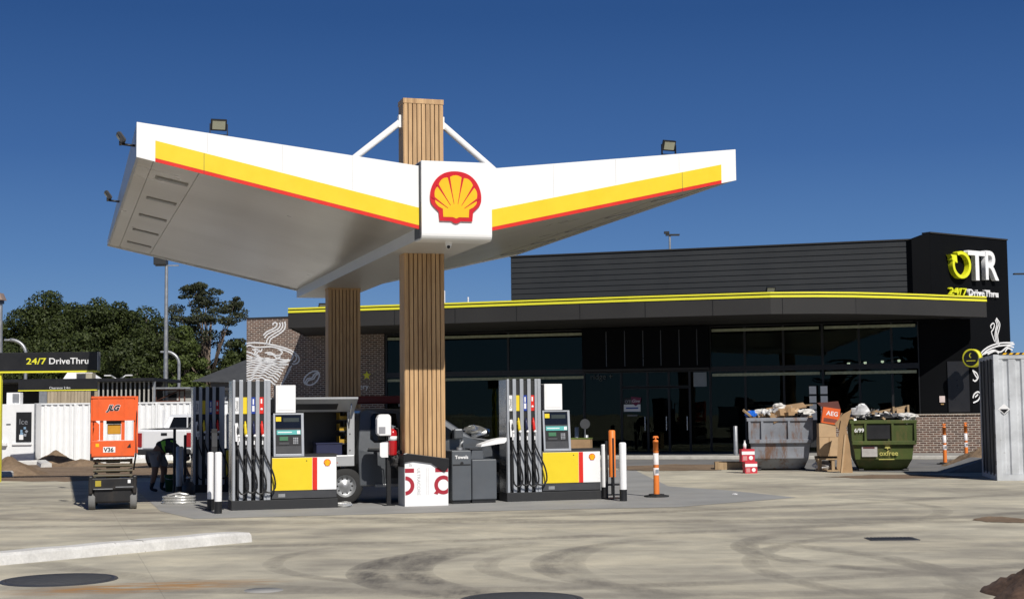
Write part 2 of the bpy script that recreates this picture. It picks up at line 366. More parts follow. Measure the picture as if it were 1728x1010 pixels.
# brown earth strip on the left
m, nt, nn, L, b = newmat('bare_earth')
n1 = noise(nt, coords(nt), 0.8, 7, 0.7); n2 = noise(nt, coords(nt), 9, 6, 0.7)
L.new(mixc(nt, 0.6, ramp(nt, n1, [(0.35, (0.15, 0.10, 0.06)), (0.68, (0.27, 0.19, 0.12))]), ramp(nt, n2, [(0.3, (.6, .6, .6)), (0.7, (1.3, 1.3, 1.3))]), 'MULTIPLY'), b.inputs['Base Color'])
b.inputs['Roughness'].default_value = 0.95; bump(nt, n2, 0.8, 0.05, b); EARTH = m
def jag(pts, n=7, a=0.18):
    out = []
    for i, p in enumerate(pts):
        q = pts[(i+1) % len(pts)]
        for k in range(n):
            t = k/n; out.append((p[0]+(q[0]-p[0])*t+random.uniform(-a, a), p[1]+(q[1]-p[1])*t+random.uniform(-a, a)))
    return out
sheet('dirt_ground', jag(P2([(-60, 810), (120, 812), (250, 806), (420, 800), (420, 779), (240, 781), (-60, 783)])), 0.004, EARTH)
sheet('dirt_patch', jag(P2([(1640, 876), (1668, 871), (1700, 872), (1740, 876), (1740, 882), (1690, 881), (1660, 880)]), 6, .04), 0.006, EARTH)
sheet('dirt_strip', jag(P2([(1395, 804), (1470, 801), (1560, 800), (1660, 806), (1560, 807), (1450, 807)]), 6, .12), 0.006, EARTH)
ASPH = paint('grey_paving', (0.17, 0.168, 0.165), 0.85, var=0.15, scale=0.6, dirt=0.3, dirtc=(.3, .25, .18), bmp=0.2)
# footpath in front of the shop, a real kerb step
mb = MB(); mb.box(-16, 20, -4.2, 0.6, 0, 0.09); fp = mb.build('footpath', paint('path_concrete', (0.3, 0.29, 0.27), 0.85, var=.12, scale=.8, bmp=.2)); fp['kind'] = 'structure'
fp.location = BF.o; fp.rotation_euler = (0, 0, BF.yaw)
mb = MB(); mb.box(-16, 20, -4.38, -4.2, 0, 0.12); kb = mb.build('kerb', paint('kerb_concrete', (0.5, 0.48, 0.43), 0.85, var=.12, bmp=.3, dirt=.3), bevel=.02); kb['kind'] = 'structure'
kb.location = BF.o; kb.rotation_euler = (0, 0, BF.yaw)
q = [BF.world(*BF.g(a, b)) for a, b in ((1060, 791), (1250, 792), (1550, 797), (1660, 797))]
sheet('pavement', [tuple(p)[:2] for p in q]+[tuple(BF.world(19, -4.4))[:2], tuple(BF.world(-2, -4.4))[:2]], 0.006, ASPH)
sheet('dirt_verge', jag(P2([(1050, 787), (1140, 783), (1215, 784), (1215, 793), (1100, 794), (1050, 793)]), 5, .2), 0.010, EARTH)

# foreground kerb
CONC = MATS['kerb_concrete']
def kerb_tex():
    m, nt, nn, L, b = newmat('cast_kerb'); v = coords(nt); n = noise(nt, v, 3, 7, .65); n2 = noise(nt, v, 30, 4, .7)
    c = ramp(nt, n, [(.3, (.50, .49, .465)), (.7, (.68, .67, .64))]); c = mixc(nt, .4, c, ramp(nt, n2, [(.3, (.7, .7, .7)), (.7, (1.2, 1.2, 1.2))]), 'MULTIPLY')
    L.new(c, b.inputs[0]); b.inputs['Roughness'].default_value = .9; bump(nt, n2, .2, .006, b); return m
KM = kerb_tex()
def kerb_run(name, pts, wdt, h):
    mb = MB(); n = len(pts)
    prof = [(-wdt/2, 0), (-wdt/2+.02, h*.75), (-wdt/2+.06, h), (wdt/2-.04, h), (wdt/2-.005, h*.85), (wdt/2, 0)]
    vs = []
    for i, p in enumerate(pts):
        d = Vector(pts[min(i+1, n-1)])-Vector(pts[max(i-1, 0)]); d.normalize(); nx, ny = -d.y, d.x
        hh = 1 if 0 < i < n-1 else .9
        for a, z in prof: vs.append((p[0]+nx*a, p[1]+ny*a, z*hh+(0.004*math.sin(i*1.3) if z else 0)))
    k = len(prof); mb.add(vs, [(i*k+j, i*k+j+1, (i+1)*k+j+1, (i+1)*k+j) for i in range(n-1) for j in range(k-1)]+[list(range(k)), list(range(n*k-1, (n-1)*k-1, -1))])
    o = mb.build(name, KM); return o
a = G(-60, 956); c = G(411, 912.5)
o = kerb_run('concrete_kerb', [tuple(a.lerp(c, t/24))[:2] for t in range(25)], 0.36, 0.135); o['kind'] = 'structure'
for px in (182, 229):
    p = G(px, 950-.092*px+.0); u_ = (c-a).normalized(); q = a+u_*((p-a).dot(u_)); mb = MB(); mb.hexa([(-.004, -.183, .0), (.002, -.183, .0), (.008, .183, .0), (.002, .183, .0)], [(-.004, -.128, .1375), (.002, -.128, .1375), (.008, .15, .1375), (.002, .15, .1375)]); jo = mb.build('kerb_joint', paint('joint_dirt', (.2, .19, .17), .9, var=.3)); jo['kind'] = 'structure'; jo.location = (q.x, q.y, 0); jo.rotation_euler = (0, 0, math.atan2(u_.y, u_.x))
a = G(-30, 803); c = G(8, 801)
for pts in (((28, 784), (70, 783.5), (78, 788)), ((150, 781.5), (262, 779.5))):
    pp = [tuple(G(*p))[:2] for p in pts]; o = kerb_run('kerb_edge', pp, 0.35, 0.16); o['kind'] = 'structure'
pp = [tuple(G(*p))[:2] for p in ((-30, 806), (10, 804), (17, 801))]; o = kerb_run('kerb_edge', pp, 0.35, 0.15); o['kind'] = 'structure'

# manholes, patches
MH = paint('manhole_cover_asphalt', (0.05, 0.052, 0.056), 0.8, var=.2, scale=12, bmp=.4)
def ell(cx, cy, lx, rx, z, name, label, cat, mat, ring=True):
    c = G(cx, cy); r = abs(G(rx, cy).x-G(lx, cy).x)/2-(.06 if ring else 0)
    t = thing(name, label, cat, c)
    mb = MB(); mb.lathe([(0.0, z), (r*.985, z), (r, z-.008), (r, -.001)], n=48); mb.build('cover', mat, t)
    if ring:
        mb = MB(); mb.lathe([(r, .0), (r, .010), (r+.05, .010), (r+.06, .0)], n=48); mb.build('rim', DGREY, t)
    return t
ell(100, 978, 5, 193, .012, 'manhole_cover', 'round dark manhole cover near the white kerb at lower left', 'manhole cover', MH)
ell(880, 1012, 772, 985, .012, 'manhole_cover', 'round dark manhole cover cut by the bottom edge of the photo', 'manhole cover', MH)
ell(445, 995.5, 412, 477, .006, 'manhole_cover', 'small faint concrete lid set in the beige concrete between the two dark manhole covers', 'manhole cover', SLABM, False)
t = thing('drain_grate', 'dark metal drain grate set flat in the concrete at right', 'drain', G(1505, 909))
mb = MB(); mb.box(-.31, .31, -.2, .2, 0, .008); mb.build('frame', DGREY, t)
mb = MB(); [mb.box(-.285+i*.048, -.262+i*.048, -.17, .17, .009, .014) for i in range(12)]; mb.build('bars', DGREY, t)

def heap(name, label, c, rx, ry, h, seed, mat=EARTH, yaw=0, cat='soil heap', n=44, rough=1.0):
    mb = MB(); vs = [(0, 0, h)]; k = 22
    for i in range(1, k+1):
        for j in range(n):
            t = 2*math.pi*j/n; rr = i/k
            rad = 1+.16*math.sin(3*t+seed)+.1*math.sin(5*t+seed*2)+.05*math.sin(11*t)
            x, y = math.cos(t)*rr*rad*rx, math.sin(t)*rr*rad*ry
            z = h*(1-rr)**1.05*(1+.25*disp_noise(x, y, 1.2/max(.5, h), seed))+.06*rough*h*disp_noise(x, y, 8, seed+3)*(1-rr)**.4+random.uniform(-.035, .035)*h*rough*(1-rr**3)
            vs.append((x, y, max(z, 0) if i < k else -.01))
    fs = [(0, 1+j, 1+(j+1) % n) for j in range(n)]+[(1+(i-1)*n+j, 1+i*n+j, 1+i*n+(j+1) % n, 1+(i-1)*n+(j+1) % n) for i in range(1, k) for j in range(n)]
    mb.smooth = True; mb.add(vs, fs); o = mb.build(name, mat); o.location = c; o.rotation_euler = (0, 0, yaw)
    return tag(o, label, cat)
DEARTH = paint('dark_earth', (.105, .062, .040), .95, var=.45, scale=14, bmp=.6)
c = G(1765, 1012); heap('soil_heap', 'dark brown crumbly soil heap in the bottom right corner', (c.x, c.y, 0), .50, .85, .34, 2, DEARTH, rough=1.5, n=70)
c = G(15, 801); heap('soil_heap', 'pointed brown soil heap below the ice poster wall', (c.x, c.y, 0), 1.05, .8, .50, 5)
c = G(92, 782); heap('soil_heap', 'low dark soil heap at the left foot of the white fence', (c.x, c.y, 0), .9, .5, .42, 8)
c = G(135, 786); heap('soil_heap', 'long low brown soil heap left of the orange scissor lift', (c.x, c.y, 0), 1.2, .5, .24, 11)
c = G(1668, 787); heap('soil_heap', 'long sloping soil heap against the grey container', (c.x, c.y, 0), 1.25, .9, .70, 14)
c = G(1598, 797); t = thing('concrete_ramp', 'low grey ramp slab sloping up to the soil heap left of the container', 'ramp', c, .05)
MB().prism([(0, 0), (1.15, .0), (1.15, .34), (1.0, .34)], 0, 1.1).build('slab', paint('ramp_grey', (.2, .2, .2), .8, var=.15), t); MB().box(1.151, 1.2, 0, 1.1, 0, .30).build('side_board', CHARCO, t)

# ================================================================== CANOPY
ZO, ZB, HO, HC, HW, HB, DEP = 5.745, 4.578, .556, 1.129, 5.203, .621, 12.99
zb = lambda x: ZB+(ZO-ZB)*abs(x)/HW
zt = lambda x: ZB+HC+(ZO+HO-ZB-HC)*abs(x)/HW
cn = thing('fuel_canopy', 'white butterfly canopy with yellow and red stripe on two timber clad columns', 'canopy', CF.o, CF.yaw)
# soffit: glossy ribbed metal
m, nt, nn, L, b = newmat('soffit_metal')
v = coords(nt); t = nn.new('ShaderNodeTexCoord'); sp = nn.new('ShaderNodeSeparateXYZ'); L.new(t.outputs['Object'], sp.inputs[0])
n1 = noise(nt, coords(nt, (.25, 1.2, 1)), .8, 2, .5); n2 = noise(nt, v, .5, 3)
seam = math_(nt, 'FRACT', math_(nt, 'MULTIPLY', sp.outputs[1], 1/0.3)); seamm = math_(nt, 'LESS_THAN', seam, 0.05)
L.new(mixc(nt, math_(nt, 'MULTIPLY', seamm, .35), ramp(nt, n1, [(.3, (.43, .41, .375)), (.7, (.48, .46, .425))]), (.3, .29, .27)), b.inputs[0])
L.new(math_(nt, 'MULTIPLY_ADD', n2, .1, .24), b.inputs['Roughness']); b.inputs['Metallic'].default_value = .2
bump(nt, math_(nt, 'SUBTRACT', math_(nt, 'MULTIPLY', n2, .5), seamm), .10, .006, b); SOFF = m
for sgn in (-1, 1):
    X = lambda x: sgn*x
    mb = MB(); mb.prism([(X(HB), zb(HB)), (X(HW), ZO), (X(HW), ZO+HO), (X(HB), zt(HB))], 0, .05)
    fo = mb.build('fascia', WHITE, cn)
    s0, s1 = HB+.005, HW-.29
    mb = MB(); mb.prism([(X(s0), zb(s0)-.003), (X(s1), zb(s1)-.003), (X(s1), zb(s1)+.055), (X(s0), zb(s0)+.06)], -.006, .02); mb.build('red_stripe', RED, fo)
    mb = MB(); mb.prism([(X(s0), zb(s0)+.06), (X(s1), zb(s1)+.055), (X(s1), zb(s1)+.335), (X(s0), zb(s0)+.355)], -.008, .02); mb.build('yellow_stripe', YEL, fo)
    mb = MB(); j = HW-1.05; mb.box(X(j)-.003, X(j)+.003, -.0095, .0, zb(j)-.004, zb(j)+.34); mb.build('panel_joint', DGREY, fo)
    for j in (1.75, 2.9, 3.4+.7):
        MB().box(X(j)-.002, X(j)+.002, -.003, .0, zb(j)+.36, zt(j)-.01).build('panel_joint', paint('joint_grey', (.45, .45, .45), .6), fo)
    # back and side fascia
    mb = MB(); mb.prism([(X(HB), zb(HB)), (X(HW), ZO), (X(HW), ZO+.15), (X(HB), zb(HB)+.15)], DEP-.05, DEP); mb.build('fascia', WHITE, cn)
    mb = MB(); mb.prism([(.05, ZO+.004), (DEP-.05, ZO+.004), (DEP-.05, ZO+.146), (.05, ZO+HO-.004)], X(HW-.05), X(HW-.002), 'x'); mb.build('side_fascia', SILVER, cn)
    # soffit sheets, outer bay separate
    for a, bb_, y0, y1, dz, nm in ((HB, HW-1.0, .05, DEP-.05, .035, 'soffit'), (HW-.99, HW-.28, .05, DEP-.05, .030, 'soffit_bay'), (HW-.27, HW-.05, .05, DEP-.05, .022, 'soffit_edge')):
        mb = MB(); mb.prism([(X(a), zb(a)+dz), (X(bb_), zb(bb_)+dz), (X(bb_), zb(bb_)+dz+.03), (X(a), zb(a)+dz+.03)], y0, y1); mb.build(nm, SOFF, cn)
    def rq(dz): return [(X(.02), .05, zt(.02)-.1+dz), (X(HW-.05), .05, ZO+HO-.1+dz), (X(HW-.05), DEP-.05, ZO+.10+dz), (X(.02), DEP-.05, zb(0)+.12+dz)]
    MB().hexa(rq(-.03), rq(0)).build('roof_sheet', GREYM, cn)
    for k in range(5):                 # recessed downlights along the outer bay
        y = 1.6+k*2.45; x = HW-.66
        mb = MB(); z = zb(x)+.026
        mb.prism([(X(x-.27), zb(x-.27)+.016), (X(x+.27), zb(x+.27)+.016), (X(x+.27), zb(x+.27)+.0295), (X(x-.27), zb(x-.27)+.0295)], y-.13, y+.13)
        f_ = mb.build('downlight', paint('downlight_grey', (.24, .23, .215), .5), cn)
        mb = MB(); mb.prism([(X(x-.22), zb(x-.22)+.012), (X(x+.22), zb(x+.22)+.012), (X(x+.22), zb(x+.22)+.015), (X(x-.22), zb(x-.22)+.015)], y-.09, y+.09); mb.build('lens', GREYM, f_)
mb = MB(); mb.box(-HB, HB, .02, DEP-.01, ZB-.03, ZB+.24); mb.build('valley_beam', paint('beam_grey', (.62, .61, .58), .4, .2, var=.05), cn)
# sign box with rounded bottom edge
zt0 = CF.on(768, 275)[1]; zb0 = ZB-.045
mb = MB(); r = .10; prof = [(.34, zt0), (-.12, zt0), (-.12, zb0+r)]+[(-.12+r-r*math.cos(R(a)), zb0+r-r*math.sin(R(a))) for a in (22, 45, 68, 90)]+[(.34, zb0)]
mb.prism(prof, -.607, .607, 'x'); sb = mb.build('sign_box', WHITE, cn)
for x0, x1 in ((-.622, -.610), (.610, .622)):
    mb = MB(); mb.prism([(-.05, zt0-.02), (-.05, zb0+.03), (.34, zb0+.03), (.34, zt0-.02)], x0, x1, 'x'); mb.build('side_panel', DGREY, sb)
def csmooth(pts, n=5):
    out = []; P = [Vector(p) for p in pts]
    for i in range(len(P)-1):
        p0, p1, p2_, p3 = P[max(i-1, 0)], P[i], P[i+1], P[min(i+2, len(P)-1)]
        for t in range(n):
            t /= n; out.append(tuple(0.5*((2*p1)+(-p0+p2_)*t+(2*p0-5*p1+4*p2_-p3)*t*t+(-p0+3*p1-3*p2_+p3)*t**3)))
    return out+[tuple(P[-1])]
def emblem(cx, cz, y, sc, parent, thick=.03):
    arc = [(90, 161), (108, 140), (113, 111), (108, 78), (92, 44), (66, 18), (34, 4), (0, 0)]
    arc = csmooth(arc+[(-a, b_) for a, b_ in arc[-2::-1]], 4)
    low = [(-76, 174), (-72, 214), (-20, 214), (-11, 221), (0, 224), (11, 221), (20, 214), (72, 214), (76, 174)]
    zz = lambda b_: cz+(111-b_)*sc
    mb = MB(); mb.prism([(cx+a*sc, zz(b_)) for a, b_ in arc+low], y-thick, y); e = mb.build('emblem', REDL, parent)
    B = Vector((0, 184)); inner = []
    for a, b_ in arc:                  # scalloped outer edge of the fan
        q = Vector((a*.845, 112+(b_-112)*.845)); d = q-B; ang = math.degrees(math.atan2(d.x, -d.y)); w_ = abs(math.cos(math.pi*(ang/22)))
        q = B+d*(.955+.045*w_); inner.append((q.x, q.y))
    lo2 = [(-58, 163), (-56, 197), (-14, 197), (0, 203), (14, 197), (56, 197), (58, 163)]
    mb = MB(); mb.prism([(cx+a*sc, zz(b_)) for a, b_ in inner+lo2], y-thick-.006, y-thick+.002); f_ = mb.build('shell_fan', YELL, e)
    mb = MB()
    for ang, L_ in ((-55, 128), (-33, 150), (-11, 163), (11, 163), (33, 150), (55, 128)):
        a = R(ang); u = Vector((math.sin(a), -math.cos(a))); n_ = Vector((math.cos(a), math.sin(a))); P_ = []
        for l, wd in ((44, 1.0), (L_*.6, 2.2), (L_, 5.2), (L_, -5.2), (L_*.6, -2.2), (44, -1.0)):
            q = B+u*l+n_*wd; P_.append((cx+q.x*sc, zz(q.y)))
        k0 = len(mb.v); m2 = MB(); m2.prism(P_, y-thick-.0095, y-thick-.0055); m2.build('shell_rib', REDL, f_) if sc > .002 else mb.prism(P_, y-thick-.0075, y-thick-.0055)
    if sc <= .002: mb.build('shell_ribs', REDL, f_)
    return e
emblem(CF.on(768.5, 330, -.12)[0], CF.on(768, 333, -.12)[1], -.12, 1/255*1.0, sb)
# timber battened columns
BAT1 = wood('timber_batten', (0.36, 0.205, 0.09), (0.60, 0.385, 0.19)); BATD = paint('batten_gap', (0.10, 0.055, 0.025), .8, var=.2)
def column(y0, h):
    hw, dp = .372, .42
    mb = MB(); mb.box(-hw+.03, hw-.03, y0+.03, y0+dp-.03, 0, h-.02); c_ = mb.build('column', BATD, cn)
    mb = MB(); n = 9; p = 2*(hw)/n
    for i in range(n):
        x = -hw+p*i
        mb.box(x+.009, x+p-.009, y0, y0+.032, 0.0, h-.09); mb.box(x+.009, x+p-.009, y0+dp-.032, y0+dp, 0, h-.09)
    n = 5; p = (dp-.02)/n
    for i in range(n):
        y = y0+.01+p*i
        mb.box(-hw-.002, -hw+.030, y+.006, y+p-.006, 0.0, h-.09); mb.box(hw-.03, hw+.002, y+.006, y+p-.006, 0, h-.09)
    mb.build('battens', BAT1, c_)
    mb = MB(); mb.box(-hw-.008, hw+.008, y0-.008, y0+dp+.008, h-.09, h); mb.build('cap', BAT1, c_)
YC = CF.g(715, 853)[1]
topz = D(712, 167, CF.world(0, YC).y).z
column(YC, topz); column(YC+7.72, ZB+.02)
zbr = D(680, 204, CF.world(-.37, YC+.2).y).z
for sx in (-1, 1):
    mb = MB(); mb.tube([(sx*.36, YC+.2, zbr), (sx*2.05, YC+.2, zt(2.05)-.32)], .062, 14); br = mb.build('brace', WHITE, cn)
    mb = MB(); mb.box(sx*.372, sx*.43, YC+.14, YC+.26, zbr-.13, zbr+.1); mb.build('bracket', WHITE, br)
x, z = CF.on(757, 411, .25)
mb = MB(); mb.cyl((x, .25, ZB-.03), (x, .25, ZB-.10), .06, .05); mb.sphere((x, .25, ZB-.11), .045); sc_ = mb.build('security_camera', WHITE2, cn)
mb = MB(); mb.sphere((x-.01, .215, ZB-.125), .03); mb.build('lens', BLACK, sc_)

def floodlight(label, loc, yaw, tilt, grp='floodlights', sz=.85, stem=.10):
    t = thing('floodlight', label, 'floodlight', loc, yaw, grp)
    a = sz
    Rm = Matrix.Rotation(tilt, 4, 'X')
    def tr(mb): mb.v = [tuple((Rm @ Vector(v))+Vector((0, 0, stem+.08*a))) for v in mb.v]; return mb
    tr(MB().box(-.15*a, .15*a, -.03*a, .03*a, -.11*a, .11*a)).build('housing', BLACK, t, bevel=.008)
    tr(MB().box(-.12*a, .12*a, -.036*a, -.031*a, -.08*a, .08*a)).build('lens', paint('lamp_lens', (.30, .30, .22), .35), t)
    fb = MB(); [fb.box(-.12*a+i*.04*a, -.11*a+i*.04*a, .031*a, .055*a, -.09*a, .09*a) for i in range(7)]; tr(fb).build('heat_sink', DGREY, t)
    mb = MB(); mb.box(-.17*a, -.155*a, -.02, .02, 0, stem+.1*a); mb.box(.155*a, .17*a, -.02, .02, 0, stem+.1*a); mb.box(-.17*a, .17*a, -.02, .02, 0, .012); mb.build('bracket', BLACK, t)
    return t
def fl_at(px, y, face, label, dz=0.0):
    x = CF.on(px, 230, y)[0]; p = CF.world(x, y, zt(x)+dz)
    return floodlight(label, p, CF.yaw+face, R(22))
fl_at(369, .05, 0, 'black floodlight on the top edge of the left canopy wing')
fl_at(1128, .05, R(8), 'black floodlight on the top edge of the right canopy wing')
for y, lab in ((.55, 'black floodlight on the left end of the canopy nearest its front corner'), (6.3, 'black floodlight halfway along the left end of the canopy')):
    p = CF.world(-HW-.22, y, ZO+.3-.02*y); t = floodlight(lab, p, CF.yaw-R(90), R(35), stem=.03)
    mb = MB(); mb.tube([(0, .02, 0), (0, .24, -.02)], .02); mb.build('arm', BLACK, t)

# ================================================================== FUEL DISPENSERS
def make_pump():
    t = thing('fuel_pump', 'x', 'fuel pump')
    MB().box(-.02, 1.86, -.02, .50, 0, .17).build('plinth', BLACKM, t, bevel=.01)
    MB().box(.0, .66, .03, .46, .17, 2.25).build('hose_cabinet', BLACKM, t, bevel=.008)
    sp_ = MB().box(-.012, -.001, .02, .47, .17, 2.26).build('side_panel', STEEL, t)
    for x0, x1 in ((0, .045), (.113, .18), (.254, .324), (.40, .468), (.545, .66)):
        mb = MB(); mb.box(x0, x1, -.012, .03, .17, 2.27)
        if x1-x0 > .1: mb.box(x0+.05, x1-.002, -.03, -.012, .17, 2.27)
        mb.build('fin', SILVER, t, bevel=.004)
    cols = [(WHITE2, WHITE2), (YEL, YEL), (BLUE, paint('nozzle_navy', (.01, .015, .06), .4)), (RED, RED)]
    for i, cx in enumerate((.079, .217, .362, .507)):
        lb = MB().box(cx-.034, cx+.034, .018, .029, 1.68, 1.97).build('grade_label', cols[i][0], t)
        if i == 0: text('lettering', 'Diesel', .07, DGREY, lb, (cx+.02, .016, 1.73), (R(90), R(-90), 0), .001)
        if i == 2: MB().box(cx-.012, cx+.012, .015, .018, 1.84, 1.94).build('mark', WHITE2, lb); MB().box(cx-.02, cx+.02, .015, .018, 1.72, 1.82).build('mark', WHITE2, lb)
        if i == 3: MB().box(cx-.016, cx+.010, .015, .018, 1.86, 1.94).build('mark', WHITE2, lb); MB().lathe([(.001, 0), (.022, 0), (.022, .003), (.001, .003)], n=14).build('mark', WHITE2, lb).matrix_local = Matrix.Translation((cx, .018, 1.76)) @ Matrix.Rotation(R(90), 4, 'X')
        nz = MB(); nz.box(cx-.025, cx+.025, -.02, .03, 1.42, 1.50); nz.tube([(cx, -.02, 1.55), (cx, -.045, 1.47), (cx+.005, -.05, 1.36), (cx+.01, -.045, 1.30)], [.012, .02, .03, .024])
        nzo = nz.build('nozzle', cols[i][1] if i else DGREY, t)
        MB().sphere((cx+.02, -.06, 1.295), .027).build('swivel', WHITE2, nzo)
        hh = MB(); hh.tube([(cx+.01, -.045, 1.29), (cx+.008, -.05, 1.05)], .022); MB().cyl((cx+.008, -.075, 1.14), (cx+.008, -.075, 1.21), .012).build('grip_tag', WHITE2, nzo)
        pts = []; w = .155+.012*i
        x0 = cx+.008; lo = .28+.02*(i % 2)
        for k in range(26):
            u = k/25
            if u < .5: q = u/.5; x = x0+(w*1.15)*math.sin(q*math.pi/2)**1.6; z = 1.12-(1.12-lo-.12)*q
            elif u < .72: q = (u-.5)/.22; x = x0+w*1.15*math.cos(q*math.pi)*.5+w*.575; z = lo+.12-.12*math.sin(q*math.pi)
            else: q = (u-.72)/.28; x = x0-.003*q; z = lo+.12+.55*q
            pts.append((x, -.055-.05*math.sin(u*math.pi), z))
        hh.tube(pts, .016, 8); hh.build('hose', BLACK, t)
    MB().hexa([(.045, -.065, 1.20), (.125, -.065, 1.20), (.125, -.055, 1.20), (.045, -.055, 1.20)], [(.035, -.065, 1.52), (.085, -.065, 1.52), (.085, -.055, 1.52), (.035, -.055, 1.52)]).build('out_of_use_note', WHITE2, t)
    # lower cabinet
    MB().box(.68, 1.845, .01, .47, .17, .93).build('lower_cabinet', BLACKM, t, bevel=.012)
    pn = MB().box(.69, 1.835, -.004, .012, .325, .90).build('front_panel', WHITE, t, bevel=.003)
    MB().box(.692, 1.40, -.008, -.002, .327, .897).build('yellow_stripe', YEL, pn); MB().box(1.405, 1.49, -.008, -.002, .327, .897).build('red_stripe', RED, pn)
    MB().box(.69, 1.835, -.002, .012, .185, .315).build('kick_panel', DGREY, t)
    emblem(1.67, .80, -.004, 1/1750, pn, .006)
    # payment terminal, slightly leaning back
    def lean(mb):
        mb.v = [(x, y+max(0, z-.93)*.10-.02, z) for x, y, z in mb.v]; return mb
    lean(MB().box(.74, 1.24, .05, .40, .92, 1.66)).build('payment_terminal', DGREY, t, bevel=.01)
    fm = MB(); fm.box(.72, .755, .02, .06, .92, 1.68); fm.box(1.215, 1.26, .02, .06, .92, 1.68); fm.box(.755, 1.215, .02, .06, .92, .965); fm.box(.755, 1.215, .02, .06, 1.655, 1.68)
    lean(fm).build('terminal_frame', SILVER, t, bevel=.003)
    lean(MB().box(.76, 1.21, .042, .05, 1.42, 1.65)).build('display', paint('screen_glass', (.01, .012, .018), .12), t)
    nt_ = lean(MB().box(.78, 1.205, .034, .041, 1.305, 1.385)).build('instruction_strip', paint('teal_strip', (.10, .42, .40), .5), t)
    a_ = lean(MB().box(1.14, 1.195, .030, .0335, 1.315, 1.375)).build('mark', WHITE2, nt_)
    lean(MB().box(.80, 1.05, .032, .0335, 1.34, 1.355)).build('print_line', WHITE2, nt_)
    lean(MB().box(.765, .86, .03, .041, 1.54, 1.62)).build('notice', YEL, t)
    lean(MB().box(.77, 1.205, .043, .05, .975, 1.10)).build('drip_shelf', DGREY, t); lean(MB().box(.77, 1.205, .046, .05, 1.11, 1.295)).build('keypad_recess', BLACK, t)
    kp = MB(); [kp.box(1.07+.032*i, 1.094+.032*i, .036, .0458, 1.14+.03*j, 1.162+.03*j) for i in range(3) for j in range(4)]; lean(kp).build('keypad', GREYM, t)
    lean(MB().box(.83, .98, .036, .0458, 1.20, 1.27)).build('card_reader', paint('reader_green', (.05, .16, .08), .4), t); lean(MB().box(.82, 1.0, .038, .0458, 1.13, 1.17)).build('receipt_slot', DGREY, t)
    lean(MB().box(.90, 1.18, .038, .0415, 1.53, 1.60)).build('digits_window', paint('lcd_grey', (.05, .06, .055), .2), t)
    MB().box(.69, 1.835, -.0065, -.0045, .608, .610).build('panel_seam', DGREY, pn) if False else MB().cyl((1.30, -.012, .84), (1.30, -.006, .84), .010, n=10).build('lock', BLACK, pn)
    MB().box(.80, .92, -.0035, -.0021, .21, .27).build('data_plate', GREYM, t); MB().box(-.0145, -.0125, .06, .43, .62, .624).build('side_seam', BLACK, sp_); MB().box(-.0145, -.0125, .06, .43, 1.55, 1.554).build('side_seam', BLACK, sp_)
    MB().box(.765, 1.12, .08, .30, 1.69, 2.18).build('top_display', WHITE2, t, bevel=.008)
    MB().box(.80, 1.085, .074, .079, 1.74, 2.14).build('display_panel', WHITE, t); MB().box(.80, .97, .12, .24, 1.66, 1.70).build('neck', BLACKM, t)
    MB().box(1.25, 1.86, .02, .46, .93, .955).build('cabinet_top', BLACKM, t)
    return t
pm = make_pump(); PG = 'fuel pumps on the forecourt'
x, y = CF.g(392, 861); pm.location = CF.world(x, y); pm.rotation_euler = (0, 0, CF.yaw)
pm['label'] = 'fuel pump nearest the orange scissor lift, fully sunlit, left of the timber column'; pm['group'] = PG
YP = y
p2 = copy_tree(pm); x2, y2 = CF.g(857, 846); p2.location = CF.world(x2, y); p2.location = CF.world(*CF.g(857, 846.3)); p2['label'] = 'sunlit fuel pump right of the timber column, beside the charcoal towel bin'
p3 = copy_tree(pm); xx, yy = CF.g(326, 831); p3.location = CF.world(xx, yy); p3['label'] = 'fuel pump in the shade of the canopy behind the left pump'
SLABM2 = SLABM

# ================================================================== SHOP
st = thing('shop_building', 'long charcoal service station shop with dark glass front and curved awning', 'building', BF.o, BF.yaw)
CLAD = paint('dark_cladding', (0.030, 0.032, 0.033), .55, var=.1, scale=.6, dirt=.1, dirtc=(.08, .08, .08))
CHAR = paint('awning_charcoal', (0.034, 0.033, 0.032), .6, var=.08, scale=.5, spec=.25)
BLK = paint('black_wall', (0.0045, 0.005, 0.006), .7, var=.15, scale=.5, spec=.06)
BRK = brick('brown_brick', ((0.18, 0.10, 0.07), (0.085, 0.05, 0.04)), (0.52, 0.46, 0.39))
zs = lambda px, py, y=0: BF.on(px, py, y)[1]
xs_ = lambda px, py=600, y=0: BF.on(px, py, y)[0]
GX0, GX1 = xs_(652), xs_(1551); BX0, BX1 = xs_(416), xs_(648)
AWB, AWT = 4.65, 5.35
PX0, PX1 = xs_(862, 450, .1), xs_(1540, 450, .1)
PTOP = 7.45
# parapet with horizontal boards: profiled sheet
mb = MB(); zz_ = AWT-.3; prof = []; k = int((PTOP-zz_)/.2)
for i in range(k): a = zz_+i*.2; prof += [(.1, a), (.1, a+.165), (.125, a+.175), (.125, a+.195)]
prof += [(.1, zz_+k*.2), (.1, PTOP), (.4, PTOP), (.4, zz_)]
mb.prism(prof, PX0, PX1, 'x'); pp_ = mb.build('parapet_wall', CLAD, st)
MB().box(PX0-.03, PX1, .06, .44, PTOP+.001, PTOP+.05).build('coping', CHAR, pp_)
MB().box(PX0, PX0+.12, .41, 6, zz_, PTOP-.02).build('parapet_return', CLAD, st)
# brick walls
bw = MB().box(BX0, BX1, 0, .3, 0, 5.42).build('brick_wall', BRK, st)
MB().box(BX0-.03, BX1, -.03, .34, 5.421, 5.47).build('coping', CHAR, bw)
MB().box(BX0, BX0+.3, .31, 9, 0, 5.42).build('brick_return', BRK, st)
